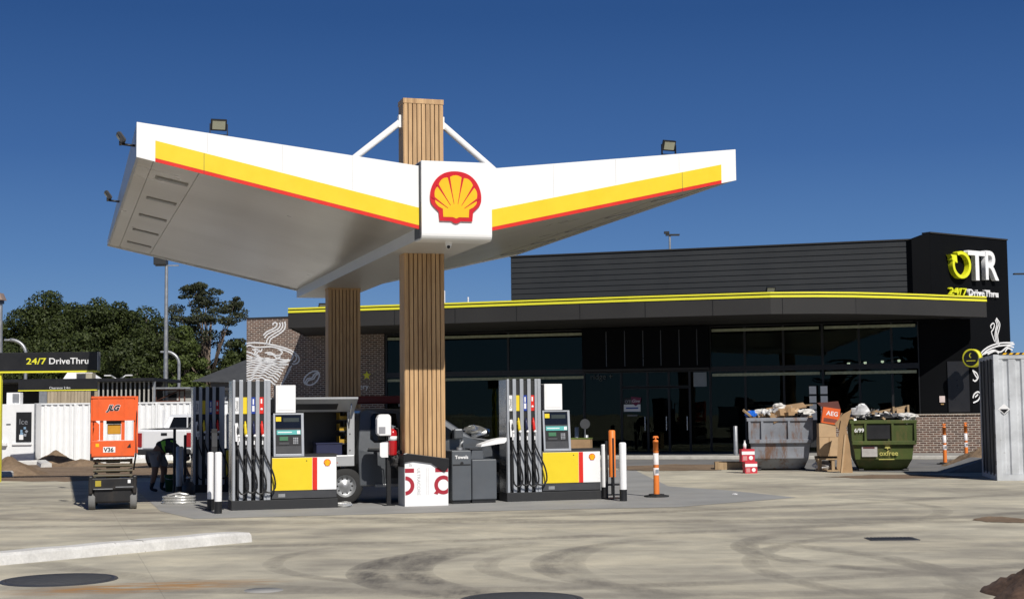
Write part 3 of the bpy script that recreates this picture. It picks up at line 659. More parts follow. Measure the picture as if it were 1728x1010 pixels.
# shell behind the glass
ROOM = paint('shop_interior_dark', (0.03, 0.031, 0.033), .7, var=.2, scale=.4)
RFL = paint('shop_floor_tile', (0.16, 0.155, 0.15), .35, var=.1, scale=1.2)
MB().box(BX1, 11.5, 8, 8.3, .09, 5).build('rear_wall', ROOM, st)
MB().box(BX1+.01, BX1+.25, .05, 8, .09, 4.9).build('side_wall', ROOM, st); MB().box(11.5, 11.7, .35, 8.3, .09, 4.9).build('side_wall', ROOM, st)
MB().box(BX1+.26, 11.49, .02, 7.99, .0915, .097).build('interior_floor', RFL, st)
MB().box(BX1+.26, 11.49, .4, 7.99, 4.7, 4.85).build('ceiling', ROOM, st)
MB().box(BX0+.35, 13.2, .42, 9, 4.9, 5.2).build('roof', CHAR, st)
# awning
fp_ = []
for px, py in ((487, 519.5), (748, 511), (1060, 500), (1300, 492.5), (1380, 492), (1440, 492.5), (1500, 494), (1560, 496), (1610, 498), (1663, 500)):
    v = ray(px, py); t = (AWT-EYE)/v.z; p = Vector((0, 0, EYE))+v*t; l = BF.loc(p); fp_.append((l.x, l.y))
aw = [(x, y) for x, y in fp_]
AEX = xs_(517, 552); backl = [(fp_[-1][0], -.001), (AEX, -.001)]
def band(name, mat, off, z0, z1, parent, th=.05):
    q = []; n = len(aw)
    outer = []; inner = []
    for i, (x, y) in enumerate(aw):
        a = aw[max(i-1, 0)]; b_ = aw[min(i+1, n-1)]; dx, dy = b_[0]-a[0], b_[1]-a[1]; l = math.hypot(dx, dy); nx, ny = dy/l, -dx/l
        outer.append((x+nx*off, y+ny*off)); inner.append((x+nx*(off-th), y+ny*(off-th)))
    mb = MB(); vs = [(x, y, z0) for x, y in outer]+[(x, y, z1) for x, y in outer]+[(x, y, z0) for x, y in inner]+[(x, y, z1) for x, y in inner]
    fs = []
    for i in range(n-1):
        fs += [(i, i+1, n+i+1, n+i), (2*n+i, 3*n+i, 3*n+i+1, 2*n+i+1), (n+i, n+i+1, 3*n+i+1, 3*n+i), (i, 2*n+i, 2*n+i+1, i+1)]
    fs += [(0, n, 3*n, 2*n), (n-1, 3*n-1, 4*n-1, 2*n-1)]
    mb.add(vs, fs); return mb.build(name, mat, parent)
ab = MB(); ab.prism(aw+backl, AWB+.03, AWT-.22, 'z'); awn = ab.build('awning', CHAR, st)
band('awning_fascia', CHAR, .03, AWB, AWT-.20, awn)
band('lower_yellow_strip', LIME, .055, AWT-.175, AWT-.10, awn); band('dark_strip', BLACK, .02, AWT-.20, AWT-.05, awn, .04); band('upper_yellow_strip', LIME, .045, AWT-.055, AWT, awn)
MB().prism([(fp_[0][0]-.02, fp_[0][1]), (fp_[0][0]+.02, fp_[0][1]), (AEX+.02, -.002), (AEX-.02, -.002)], AWB, AWT-.02, 'z').build('awning_end', CHAR, awn)
for px in (900, 1040, 1176, 1296, 1430, 1556):
    x = xs_(px, 515, -4.5)
# panel joints in the fascia
for i in range(9):
    x = fp_[0][0]+1.8+i*2.2
    # y on front line
    for a, b_ in zip(aw[:-1], aw[1:]):
        if a[0] <= x <= b_[0]:
            y = a[1]+(b_[1]-a[1])*(x-a[0])/(b_[0]-a[0]); MB().box(x-.006, x+.006, y-.045, y-.03, AWB+.01, AWT-.20).build('fascia_joint', BLACK, awn)
# glazing
TR0 = 3.02
mull = [748, 858, 985]; up2 = [1198, 1257, 1322, 1388, 1450, 1505, 1551]
FR = paint('window_frame_black', (.012, .012, .013), .4)
def bay(x0, x1, z0, z1, parent=st):
    w_ = MB(); t_ = .035
    w_.box(x0, x0+t_, -.04, .06, z0, z1); w_.box(x1-t_, x1, -.04, .06, z0, z1); w_.box(x0+t_, x1-t_, -.04, .06, z0, z0+t_); w_.box(x0+t_, x1-t_, -.04, .06, z1-t_, z1)
    o = w_.build('window', FR, parent)
    MB().box(x0+t_+.002, x1-t_-.002, .0, .012, z0+t_+.002, z1-t_-.002).build('pane', CLEARG, o); return o
L1 = [GX0]+[xs_(p) for p in mull]
for a, b_ in zip(L1[:-1], L1[1:]): bay(a+.002, b_-.002, TR0+.12, AWB-.02); bay(a+.002, b_-.002, .1, TR0)
L2 = [xs_(p) for p in up2]
for i, (a, b_) in enumerate(zip(L2[:-1], L2[1:])): bay(a+.002, b_-.002, TR0+.12, AWB-.02); bay(a+.002, b_-.002, .1 if i < 2 else .1, TR0)
MB().box(GX0, xs_(985)-.001, -.06, .05, TR0+.002, TR0+.118).build('transom', FR, st); MB().box(xs_(1198)+.001, GX1, -.06, .05, TR0+.002, TR0+.118).build('transom', FR, st)
GSTRIP = paint('strip_green', (0.34, 0.36, 0.24), .6, var=.25, scale=12)
for a, b_, z in ((655, 985, 4.42), (655, 985, 2.82), (1202, 1383, 4.42), (1392, 1546, 4.42), (1202, 1383, 2.82), (1392, 1546, 2.82)):
    mb = MB(); x0, x1 = xs_(a), xs_(b_); mb.box(x0, x1, -.058, -.045, z, z+.1); mb.build('pale_strip', GSTRIP, st)  # pale green bars across the panes, under the soffit and under the transom
# black clad portal over the entrance
PXa, PXb = xs_(985), xs_(1198)
pc = MB().box(PXa+.003, PXb-.003, -.25, .1, TR0+.14, AWB-.01).build('entrance_portal', BLK, st)
for px in (1023, 1054, 1085, 1115, 1146, 1176):
    x = BF.on(px, 580, -.25)[0]; MB().box(x-.012, x+.012, -.268, -.25, TR0+.22, AWB-.12).build('joint_trim', paint('trim_metal', (.10, .105, .11), .3, .6), pc)
MB().box(PXa, PXb, -.28, .05, TR0+.04, TR0+.13).build('portal_ledge', CHAR, pc)
# entrance: side lights and sliding doors
e0 = xs_(1048)
bay(PXa+.01, e0-.01, .1, TR0+.02)
dl = [xs_(p) for p in (1048, 1092, 1128, 1163)]
for a, b_ in zip(dl[:-1], dl[1:]):
    o = bay(a+.003, b_-.003, .1, 2.45); o.name = 'sliding_door'; MB().box(b_-.12, b_-.09, -.08, -.045, .9, 1.4).build('handle', STEEL, o)
    bay(a+.003, b_-.003, 2.48, TR0+.02)
bay(dl[-1]+.003, PXb-.01, .1, TR0+.02)
# posters on the door
x, z = BF.on(1053, 694, -.05)
nt_ = MB().box(x, x+.62, -.065, -.055, z, z+.50).build('door_poster', WHITE2, st)
MB().box(x+.0, x+.62, -.068, -.066, z+.26, z+.50).build('poster_band', BLACKM, nt_)
text('lettering', 'OTR', .15, paint('dim_white', (.5, .5, .5), .6), nt_, (x+.04, -.07, z+.31), ext=.001); 
mb = MB(); mb.prism([(x+.27, z+.54), (x+.66, z+.50), (x+.62, z+.32), (x+.45, z+.20), (x+.30, z+.30)], -.074, -.069); mb.build('poster_badge', paint('maroon_badge', (.16, .01, .05), .5), nt_)
text('lettering', 'Give', .16, WHITE2, nt_, (x+.30, -.076, z+.33), ext=.001, shear=.2); MB().box(x+.08, x+.54, -.068, -.0655, z+.10, z+.15).build('print_line', BLUE, nt_)
MB().box(x+.12, x+.5, -.064, -.058, z-.17, z-.12).build('print_line', paint('dim_grey', (.2, .2, .2), .6), nt_)
# cool sign words on the glass
text('lettering', 'ridge +', .30, paint('ghost_grey', (.075, .085, .08), .6), st, (xs_(996), -.062, zs(996, 640)), ext=.001)
MB().box(xs_(1170), xs_(1192), -.06, -.05, zs(1170, 652), zs(1170, 628)).build('window_notice', paint('notice_grey', (.22, .25, .27), .6), st)
# white notice stands seen through the glass
for px in (1372, 1391):
    t = thing('notice_stand', 'left one of two notice stands behind the shop glass' if px < 1380 else 'right one of two notice stands behind the shop glass', 'notice stand', BF.world(xs_(px, 680, -.35), -.35, .09), BF.yaw, 'notice stands')
    MB().box(-.13, .13, 0, .03, .2, 2.35).build('board', BLACKM, t)
    for k, (a, b_) in enumerate(((2.05, 2.32), (1.75, 1.98), (1.52, 1.70), (1.15, 1.48))): MB().box(-.12, .12, -.006, -.001, a, b_).build('paper', WHITE2, t)
    MB().box(-.16, .16, -.12, .15, 0, .03).build('foot', BLACKM, t)
# dim contents of the shop
def fitting(name, label, cat, x, y, w_, d_, h_, rot=0, mats=(ROOM,)):
    t = thing(name, label, cat, BF.world(x, y, .098), BF.yaw+rot, None); return t
for k, (x, lab) in enumerate(((-5.6, 'dim shelf unit behind the glass left of the right pump'), (-2.6, 'dim shelf unit behind the glass directly behind the right pump'), (6.9, 'dim shelf unit behind the glass left of the metal skip'), (9.4, 'dim shelf unit behind the glass above the green skip'))):
    t = thing('shelf_unit', lab, 'shelving', BF.world(x, 3.2, .098), BF.yaw, 'shelf units inside the shop')
    MB().box(-1.0, 1.0, .2, .24, 0, 1.7).build('back_panel', CHAR, t)
    for z in (.15, .55, .95, 1.35): MB().box(-1, 1, -.2, .19, z, z+.03).build('shelf', GREYM, t)
    for sx in (-1, 1): MB().box(sx*1.0-.02, sx*1.0+.02, -.2, .24, 0, 1.72).build('end_panel', CHAR, t)
    pk = MB()
    for z in (.18, .58, .98, 1.38):
        xx = -.93
        while xx < .85:
            w0 = random.uniform(.08, .16); pk.cur = random.randrange(4); pk.box(xx, xx+w0, -.12, .1, z, z+random.uniform(.14, .28)); xx += w0+.03
    pk.build('packets', [paint('pack_a', (.3, .06, .04), .5), paint('pack_b', (.25, .22, .05), .5), paint('pack_c', (.05, .1, .2), .5), paint('pack_d', (.3, .3, .28), .5)], t)
t = thing('shop_counter', 'low serving counter with pale front seen through the glass right of the entrance', 'counter', BF.world(5.6, 1.2, .098), BF.yaw)
MB().box(-.9, 1.5, 0, .6, 0, .95).build('counter_body', paint('counter_teal', (.10, .14, .13), .4, var=.1), t); MB().box(-.93, 1.53, -.04, .64, .951, 1.0).build('counter_top', paint('counter_top', (.3, .33, .30), .3), t)
for px, py, lab in ((1432, 613, 'pendant lamp glowing in the shop, leftmost of four'), (1460, 611.5, 'pendant lamp glowing in the shop, second of four from the left'), (1489, 609.5, 'pendant lamp glowing in the shop, third of four from the left'), (1517, 608, 'pendant lamp glowing in the shop, rightmost and brightest of four')):
    x, z = BF.on(px, py, 2.0)
    t = thing('pendant_lamp', lab, 'lamp', BF.world(x, 2.0, z), BF.yaw, 'pendant lamps in the shop')
    MB().sphere((0, 0, 0), .055).build('bulb', emis('bulb_glow', (1, .93, .75), 6), t); MB().cyl((0, 0, .06), (0, 0, 4.69-z), .008, n=6).build('cord', BLACK, t)
    MB().lathe([(.03, .09), (.09, .03), (.085, .03), (.02, .09)], n=12).build('shade', BLACKM, t)
# dado brick wall at the right end and black upper wall
RX0, RX1 = xs_(1395), 13.75
MB().box(xs_(1551)+.005, xs_(1639), .02, .3, 0, AWB).build('black_wall', BLK, st)
dd = MB().box(RX0, RX1, -.36, -.10, 0.0, 1.36).build('brick_dado', BRK, st); MB().box(RX0-.02, RX1+.02, -.40, -.06, 1.361, 1.41).build('soldier_course', brick('brick_cap', ((.30, .22, .16), (.24, .15, .1)), (.5, .45, .38), .09, .2, .012), dd)
MB().box(RX1-.2, RX1, -.36, -.10, 0, 1.36).build('black_wall', BLK, None) if False else None
x, z = BF.on(1590, 673, -.02)
MB().box(x-.09, x+.09, -.01, .018, z-.11, z+.11).build('small_notice', paint('pink_notice', (.75, .62, .58), .6), st); MB().box(x-.05, x+.05, -.01, .018, z-.19, z-.15).build('plate', paint('brass_plate', (.4, .25, .1), .5), st)
x, z = BF.on(1648, 636, -.02)
MB().box(xs_(1598), xs_(1634), -.02, .018, zs(1600, 696)+.02, 3.2).build('service_hatch', paint('hatch_dark', (.022, .022, .024), .3), st)

# white line drawings (cup, steam, coffee bean) on the brick wall
LINE = paint('white_wall_paint', (.80, .80, .80), .6, var=.03)
def zl(pts, ox=400, oy=500, k=5.05): return [(ox+a/k, oy+b_/k) for a, b_ in pts]
def smooth(pts, n=5):
    out = []; P = [Vector(p) for p in pts]
    for i in range(len(P)-1):
        p0, p1, p2_, p3 = P[max(i-1, 0)], P[i], P[i+1], P[min(i+2, len(P)-1)]
        for t in range(n):
            t /= n; out.append(tuple(0.5*((2*p1)+(-p0+p2_)*t+(2*p0-5*p1+4*p2_-p3)*t*t+(-p0+3*p1-3*p2_+p3)*t**3)))
    out.append(tuple(P[-1])); return out
strokes = [[(305, 245), (310, 228), (325, 222), (340, 232), (335, 255), (300, 280), (255, 300), (225, 330)],
 [(362, 222), (368, 245), (350, 275), (300, 300), (255, 325), (235, 355)], [(384, 218), (390, 250), (370, 285), (320, 315), (270, 350), (252, 385), (258, 412)],
 [(406, 214), (412, 250), (395, 290), (340, 330), (290, 360), (275, 400)],
 [(82, 398), (160, 392), (250, 402), (350, 422), (440, 450), (500, 485), (528, 520), (525, 555), (495, 575), (470, 572)],
 [(490, 495), (508, 515), (500, 545), (480, 555)], [(82, 425), (110, 416), (150, 430), (200, 432), (290, 428), (350, 440), (420, 462), (470, 490), (475, 520), (440, 548), (330, 550), (200, 520), (120, 480), (82, 470)],
 [(240, 480), (290, 478), (330, 500), (370, 495), (385, 470), (350, 445)], [(260, 490), (310, 498), (340, 525), (372, 510)], [(150, 445), (185, 460), (165, 490), (190, 505)], [(130, 450), (160, 465), (150, 485), (170, 500)], [(215, 445), (200, 470), (180, 450)],
 [(82, 500), (150, 525), (240, 555), (330, 575), (440, 578)]]
for i in range(10):
    y0 = 522+i*23; q = []; xr = 445-i*13
    for k in range(13):
        t = k/12; x = 82+(xr-82)*t; dome = -math.sin(t*math.pi)*min(46, i*7)+t*20
        q.append((x, y0+dome*(1 if i > 1 else .4)+5*math.sin(k*1.9+i*.6)+(8 if i < 2 else 0)*t))
    strokes.append(q)
for i in range(7): strokes.append([(470-i*12, 590+i*22), (452-i*12, 605+i*22), (455-i*11, 622+i*20), (435-i*11, 636+i*20)])
for i in range(3): strokes.append([(330+i*3, 790+i*18), (322, 800+i*18), (318, 812+i*16)])
strokes += [[(575, 740), (570, 710), (590, 675), (630, 645), (675, 635), (700, 655), (695, 695), (665, 735), (620, 755), (575, 740)], [(580, 735), (600, 700), (640, 690), (660, 660), (690, 645)], [(590, 745), (612, 712), (652, 702), (672, 670), (697, 655)]]
mb = MB()
for s_ in strokes:
    q = [BF.on(px, py, -.004) for px, py in zl(smooth(s_, 4))]; mb.ribbon(q, .055, -.004, .008)
MB.build(mb, 'cup_drawing', LINE, bw)
# star and lettering
cx, cz = BF.on(619, 633, -.01); mb = MB()
mb.prism([(cx+(.18 if i % 2 == 0 else .075)*math.sin(i*math.pi/5), cz+(.18 if i % 2 == 0 else .075)*math.cos(i*math.pi/5)) for i in range(10)], -.03, -.004); mb.build('star_sign', LIME, bw)
x, z = BF.on(622, 656, -.02); text('lettering', 'Bakery', .30, LINE, bw, (x, -.02, z), ext=.012, align='RIGHT')

# ---- corner block with the big letters
A_ = D(1575, 600, 51.2); B_ = D(1706, 600, 53.8)
OF = Frame(A_.x, A_.y, math.atan2(B_.y-A_.y, B_.x-A_.x)); OL = (B_-A_).length
OL = math.hypot(B_.x-A_.x, B_.y-A_.y)
ob = thing('corner_tower', 'black corner block carrying the big yellow and white illuminated letters', 'building', OF.o, OF.yaw)
otz = OF.on(1576, 394)[1]; otz2 = OF.on(1703, 406)[1]
mb = MB(); mb.prism([(0, 0), (OL, 0), (OL, otz2), (0, otz)], 0, .3); mb.build('wall', BLK, ob)
c0 = OF.loc(D(1541, 500, 51.25)); l0 = OF.loc(BF.world(PX1, .12))
mb = MB(); z = PTOP
mb.hexa([(c0.x-.0, c0.y, 4.6), (-.003, .003, 4.6), (-.003, .25, 4.6), (c0.x+.02, c0.y+.25, 4.6)], [(c0.x, c0.y, z), (-.003, .003, otz), (-.003, .25, otz), (c0.x+.02, c0.y+.25, z)]); mb.build('chamfer_wall', BLK, ob)
MB().box(OL-.3, OL, .301, 7, 0, otz2-.01).build('side_wall', BLK, ob)
mb = MB(); mb.prism([(.01, otz+.002), (OL+.02, otz2+.002), (OL+.02, otz2+.05), (.01, otz+.05)], -.03, .34); mb.build('coping', CHAR, ob)
def opt(px, py): return OF.on(px, py, -.1)
# the ring with its arrow head
ex0, ez0 = opt(1603, 447); ex1, _ = opt(1634, 447); _, zt_ = opt(1618, 424); _, zb_ = opt(1618, 470)
cx, cz, rx, rz = (ex0+ex1)/2, (zt_+zb_)/2, (ex1-ex0)/2, (zt_-zb_)/2
th = .115; mb = MB(); n = 44; a0, a1 = R(118), R(118-322); vs = []
for i in range(n+1):
    a = a0+(a1-a0)*i/n; 
    for rr, yy in ((1, -.22), (1, -.02), (0, -.02), (0, -.22)):
        X_, Z_ = (rx, rz) if rr else (rx-th, rz-th); vs.append((cx+X_*math.cos(a), yy, cz+Z_*math.sin(a)))
mb.add(vs, [(i*4+j, i*4+(j+1) % 4, (i+1)*4+(j+1) % 4, (i+1)*4+j) for i in range(n) for j in range(4)]+[(0, 1, 2, 3), (n*4+3, n*4+2, n*4+1, n*4)])
lg = paint('sign_lime', (.78, .80, .02), .4); ltx = paint('sign_white', (.86, .86, .86), .4)
ro = mb.build('letter_ring', lg, ob)
ax, az = cx+(rx-th/2)*math.cos(a1), cz+(rz-th/2)*math.sin(a1)
mb = MB(); mb.prism([(ax-.24, az-.10), (ax+.20, az+.02), (ax+.16, az-.20), (ax+.22, az-.02), (ax+.12, az+.26), (ax-.02, az+.30)][0:0] or [(ax-.13, az-.02), (ax+.17, az-.12), (ax+.13, az+.15), (ax-.20, az+.17), (ax-.12, az+.07)], -.225, -.02); mb.build('arrow_head', lg, ob)
for ch, pxl, pxr in (('T', 1631, 1661), ('R', 1660, 1682)):
    x0, z0 = opt(pxl, 472); x1, _ = opt(pxr, 472)
    o = text('letter', ch, 1.0, ltx, ob, (0, 0, 0), ext=.09, off=.012)
    co = [v.co for v in o.data.vertices]; mx, Mx = min(c.x for c in co), max(c.x for c in co); my, My = min(c.y for c in co), max(c.y for c in co)
    tx, hz = (x1-x0), opt(1660, 423.5)[1]-opt(1660, 472.5)[1]
    sx, sy = tx/(Mx-mx), hz/(My-my); o.scale = (sx, sy, 1); o.location = (x0-mx*sx, -.11, z0-my*sy)
x0, z0 = opt(1602, 496.5); x1, _ = opt(1684, 496)
o = text('letters', '24/7', .36, lg, ob, (x0, -.06, z0), ext=.045, off=.004); o.scale = ((opt(1631, 495)[0]-x0)/.62, 1, 1)
o = text('letters', 'DriveThru', .34, ltx, ob, (opt(1634, 495)[0], -.06, z0), ext=.045, off=.004); o.scale = ((x1-opt(1634, 495)[0])/1.42, 1, 1)
# coffee drawing on the dark block
zq = lambda pts: [OF.on(1500+a/5.61, 380+b_/5.61, -.004) for a, b_ in pts]
mb = MB()
for s_ in ([(968, 975), (962, 950), (985, 925), (998, 945), (985, 985), (970, 1010), (985, 1060), (1000, 1100)], [(1005, 895), (1020, 940), (1010, 985), (1003, 1040), (1010, 1090), (1022, 1130)], [(1012, 885), (1034, 935), (1022, 985), (1015, 1040), (1022, 1085), (1036, 1140)], [(1015, 875), (1048, 930), (1040, 990), (1028, 1040), (1034, 1090), (1048, 1140)]):
    mb.ribbon(zq(smooth(s_)), .042, -.004, .01)
zq2 = lambda pts: [OF.on(1190+a/3.212, 500+b_/3.212, -.004) for a, b_ in pts]
mb.build('steam_drawing', LINE, ob)
for nm, ss in (('cup_drawing', ([(1490, 330), (1500, 300), (1540, 270), (1600, 252), (1670, 250)], [(1498, 320), (1530, 290), (1580, 270), (1640, 262), (1675, 258)], [(1510, 312), (1560, 290), (1600, 300), (1640, 270), (1672, 275)], [(1530, 312), (1570, 295), (1590, 308)], [(1625, 300), (1640, 280), (1665, 290)])),
               ('bean_drawing', ([(1448, 400), (1470, 415), (1478, 440), (1462, 458), (1450, 450)], [(1452, 405), (1462, 425), (1476, 445)])), ('bean_drawing', ([(1452, 575), (1480, 560), (1490, 530), (1478, 516), (1458, 528), (1450, 550)], [(1462, 545), (1478, 530)])),
               ('stripe_mark', ([(1490, 645), (1506, 665)],)), ('stripe_mark', ([(1490, 668), (1506, 690)],)), ('stripe_mark', ([(1490, 692), (1506, 708)],))):
    mb = MB()
    for s_ in ss: mb.ribbon(zq2(smooth(s_)), .05, -.004, .01)
    mb.build(nm, LINE, ob)
# round projecting sign
x, z = BF.on(1641, 604, -.75); p = BF.world(x, -.75, z)
t = thing('projecting_sign', 'round black projecting sign with thick yellow rim on the corner block', 'sign', p, R(-42))
mb = MB(); mb.lathe([(.0, -.11), (.27, -.11), (.31, -.13), (.31, .13), (.27, .11), (0, .11)], n=32); mb.v = [(x, z, -y) for x, y, z in mb.v]; mb.build('rim', LIME, t)
mb = MB(); mb.cyl((0, -.114, 0), (0, -.12, 0), .255, n=32); fc = mb.build('face', BLACK, t)
mb = MB(); mb.prism([(.06*math.cos(R(a))+.0, .09+.08*math.sin(R(a))) for a in range(60, 300, 20)]+[(-.0+.03*math.cos(R(a)), .09+.06*math.sin(R(a))) for a in range(290, 70, -20)], -.125, -.1205); mb.build('crescent', LIME, fc)
text('lettering', 'HAPPY HOUR', .06, LIME, fc, (0, -.1215, -.10), ext=.001, align='CENTER') if False else MB().box(-.16, .16, -.1225, -.1205, -.10, -.075).build('text_line', LIME, fc)
MB().box(-.03, .03, .12, .75, -.05, .05).build('arm', BLACK, t)

# roof things
for px, py, lab in ((538, 521, 'floodlight on the left end of the yellow striped awning'), (1298, 494, 'floodlight in the middle of the yellow striped awning')):
    v = ray(px, py-3); t_ = (AWT-EYE)/ray(px, py-1).z; p = Vector((0, 0, EYE))+ray(px, py-1)*t_+BF.n*.35; p.z = AWT-.2
    floodlight(lab, p, BF.yaw+R(25), R(30), sz=1.0, stem=.22)
for px, pyb, pyt, lab in ((750, 511, 490, 'tall thin white antenna rod above the awning by the column'), (790, 509, 501, 'short thin white antenna rod above the awning')):
    v = ray(px, 508); p = Vector((0, 0, EYE))+v*(54/v.y); h_ = D(px, pyt, 54).z
    t = thing('antenna', lab, 'antenna', (p.x, p.y, 5.2)); MB().cyl((0, 0, 0), (0, 0, h_-5.2), .03).build('rod', WHITE, t); MB().box(-.06, .06, -.06, .06, 0, .04).build('base', GREYM, t)

# ================================================================== LIGHT POLES
def pole_lamp(label, px, pyt, Y, kind, r=.09, base=0, flip=1, pyb=None):
    top = D(px, pyt, Y); t = thing('light_pole', label, 'light pole', (top.x, top.y, 0)); h = top.z
    MB().cyl((0, 0, 0), (0, 0, h), r, r*.6, n=12).build('pole', GREYM, t); MB().cyl((0, 0, 0), (0, 0, .03), r*2.4).build('base_plate', GREYM, t)
    return t, h
t, h = pole_lamp('tall galvanised pole with one boxy floodlight beside the trees', 281, 449, 60, 0, .11)
s_ = 60/2496
MB().box(-.45, .5, -.03, .03, h, h+.05).build('crossarm', GREYM, t)
lh = MB().box(-.48, .02, -.25, .25, .0, .34); lh.v = [(x-.0, y, z*1+h+.04+x*.0) for x, y, z in lh.v]; o = lh.build('lamp_head', paint('lamp_dark', (.03, .03, .03), .5), t, bevel=.03)
MB().box(-.5, .0, -.27, .27, h+.385, h+.42).build('visor', GREYM, o)
t, h = pole_lamp('light pole with tan box head cut by the left edge of the photo', 0, 512, 45, 0, .13)
MB().box(-.5, .06, -.2, .2, h, h+.1).build('lamp_head', BLACK, t); MB().prism([(-.6, h+.10), (.14, h+.10), (.04, h+.32), (-.6, h+.36)], -.2, .2).build('hood', paint('tan_hood', (.30, .22, .18), .6), t)
def curved(label, pxp, pybase, pxt, pyt, Y, r=.05):
    b_ = D(pxp, pybase, Y); e = D(pxt, pyt, Y); t = thing('street_lamp', label, 'street lamp', (b_.x, b_.y, 0), 0, 'curved street lamps'); dx = e.x-b_.x; h = e.z
    pts = [(0, 0, 0), (0, 0, h*.5), (0, 0, h-abs(dx)*.9)]+[(dx*(1-math.cos(a)), 0, h-abs(dx)*.9+abs(dx)*.9*math.sin(a)) for a in [k*math.pi/2/8 for k in range(1, 9)]]
    MB().tube(pts, r, 8).build('pole', GREYM, t); MB().box(dx*1.0, dx*1.35, -.08, .08, h-.05, h+.03).build('lamp_head', GREYM, t, bevel=.02); return t
curved('curved street lamp between the tall pole and the gum tree', 302, 650, 279, 593, 66, .07)
curved('curved street lamp above the drive thru sign', 43, 640, 17, 573, 62, .07)
def gull(label, px, py, Y, wd=.9, group='twin arm lamps'):
    p = D(px, py, Y); t = thing('twin_street_lamp', label, 'street lamp', (p.x, p.y, 0), 0, group)
    MB().cyl((0, 0, 0), (0, 0, p.z), .07, .05, n=8).build('pole', GREYM, t)
    for sx in (-1, 1): MB().tube([(0, 0, p.z), (sx*wd*.5, 0, p.z+.08), (sx*wd, 0, p.z+.22)], .05, 6).build('arm', GREYM, t); 
    for sx in (-1, 1): MB().box(sx*wd, sx*(wd+.35), -.1, .1, p.z+.19, p.z+.26).build('lamp_head', paint('lamp_white', (.6, .6, .6), .4), t)
gull('small twin arm lamp just above the slatted screen, left one', 200, 640, 80, .4); gull('small twin arm lamp just above the slatted screen, right one', 237, 638, 84, .4)
t, h = pole_lamp('light pole rising behind the charcoal parapet', 1130, 397, 75, 0, .09)
MB().box(-.2, .5, -.1, .1, h-.02, h+.06).build('lamp_head', BLACKM, t); MB().box(-.28, -.02, -.1, .1, h+.08, h+.2).build('sensor', BLACKM, t)
t, h = pole_lamp('light pole head at the right edge of the photo', 1737, 462, 70, 0, .09)
MB().box(-.75, .2, -.1, .1, h-.03, h+.04).build('lamp_head', BLACKM, t)

# ================================================================== AROUND THE PUMPS
def wheel(parent, c, r, w_, axis_yaw=0, rim=GREYM, spokes=True, side=-1):
    # axle along local y; side: which face is the outer one
    x, y, z = c; t = .5*w_
    pr = [(r*.60, -t), (r*.90, -t), (r*.97, -t*.85), (r, -t*.6), (r, t*.6), (r*.97, t*.85), (r*.9, t), (r*.6, t)]
    mb = MB(); mb.lathe(pr, n=28); mb.v = [(a+x, k+y, b_+z) for a, b_, k in mb.v]; ty = mb.build('wheel', RUBBER, parent)
    mb = MB(); o_ = side*t
    pr = [(r*.61, o_), (r*.56, o_*.9), (r*.52, o_*.55), (r*.40, o_*.45), (r*.30, o_*.5), (r*.16, o_*.9), (0.001, o_*.9)]
    mb.lathe(pr, n=28); mb.v = [(a+x, k+y, b_+z) for a, b_, k in mb.v]
    if spokes:
        mb.cur = 1
        for k in range(10):
            a = k*math.tau/10; mb.sphere((x+r*.41*math.cos(a), y+o_*.5, z+r*.41*math.sin(a)), r*.055, sy=.4, n=8, k=4)
    mb.build('rim', [rim, BLACK], ty); return ty
# --- white sleeved guard posts and other posts
def post(name, label, px, py, h, r, sleeve, cat='bollard', base=None, zs_=(.2, 1.0), group=None, z0=0):
    t = thing(name, label, cat, G(px, py), CF.yaw, group)
    MB().cyl((0, 0, 0), (0, 0, h*.2), r*1.05, n=20).build('base', BLACK, t)
    mb = MB(); mb.lathe([(r, h*.2), (r, h-r*.5), (r*.9, h-r*.15), (r*.6, h), (.001, h)], n=20); mb.build('sleeve', sleeve, t); return t
WG = 'white sleeved guard bollards'
post('guard_bollard', 'white bollard with black base standing closest to the camera, left of the left pump', 368, 866, 1.04, .062, WHITE2, group=WG)
post('guard_bollard', 'narrow white bollard half hidden behind the black post left of the left pump', 355, 861, 1.02, .055, WHITE2, group=WG)
post('guard_bollard', 'white bollard at the right end of the right pump, beside the orange post', 1052, 845, 1.08, .066, WHITE2, group=WG)
post('guard_bollard', 'white bollard squeezed between the right pump and the black frame', 1020, 839, 1.02, .055, WHITE2, group=WG)
def tall_post(label, px, py, h, mat, wd=.11, bar=None):
    t = thing('service_post', label, 'post', G(px, py), CF.yaw)
    MB().box(-wd/2, wd/2, -wd/2, wd/2, 0, h).build('post', mat, t, bevel=.008); MB().box(-.16, .16, -.14, .14, 0, .02).build('foot_plate', BLACK, t)
    return t
t = tall_post('square black post between two white bollards left of the left pump', 361, 859, 1.42, BLACKM, .10)
MB().box(-.045, .045, -.06, -.052, 1.1, 1.35).build('face_plate', DGREY, t)
t = tall_post('orange sleeved tall post behind the bollards right of the right pump', 1034, 835, 1.25, BLACK, .05)
mb = MB(); mb.lathe([(.068, .36), (.068, 1.26), (.05, 1.28), (.001, 1.28)], n=16); mb.build('sleeve', CONE, t)
t = thing('hoop_barrier', 'low black steel frame between the orange post and the white bollard', 'barrier', G(1036, 842), CF.yaw)
MB().box(-.012, .012, -.02, .02, .0, 1.15).build('upright', BLACK, t); MB().box(-.14, .20, -.05, -.02, .26, .30).build('rail', BLACK, t); MB().box(-.14, .2, -.08, .3, 0, .025).build('foot_bar', BLACK, t); MB().box(-.16, -.13, -.05, .02, .0, 1.1).build('upright', BLACK, t)
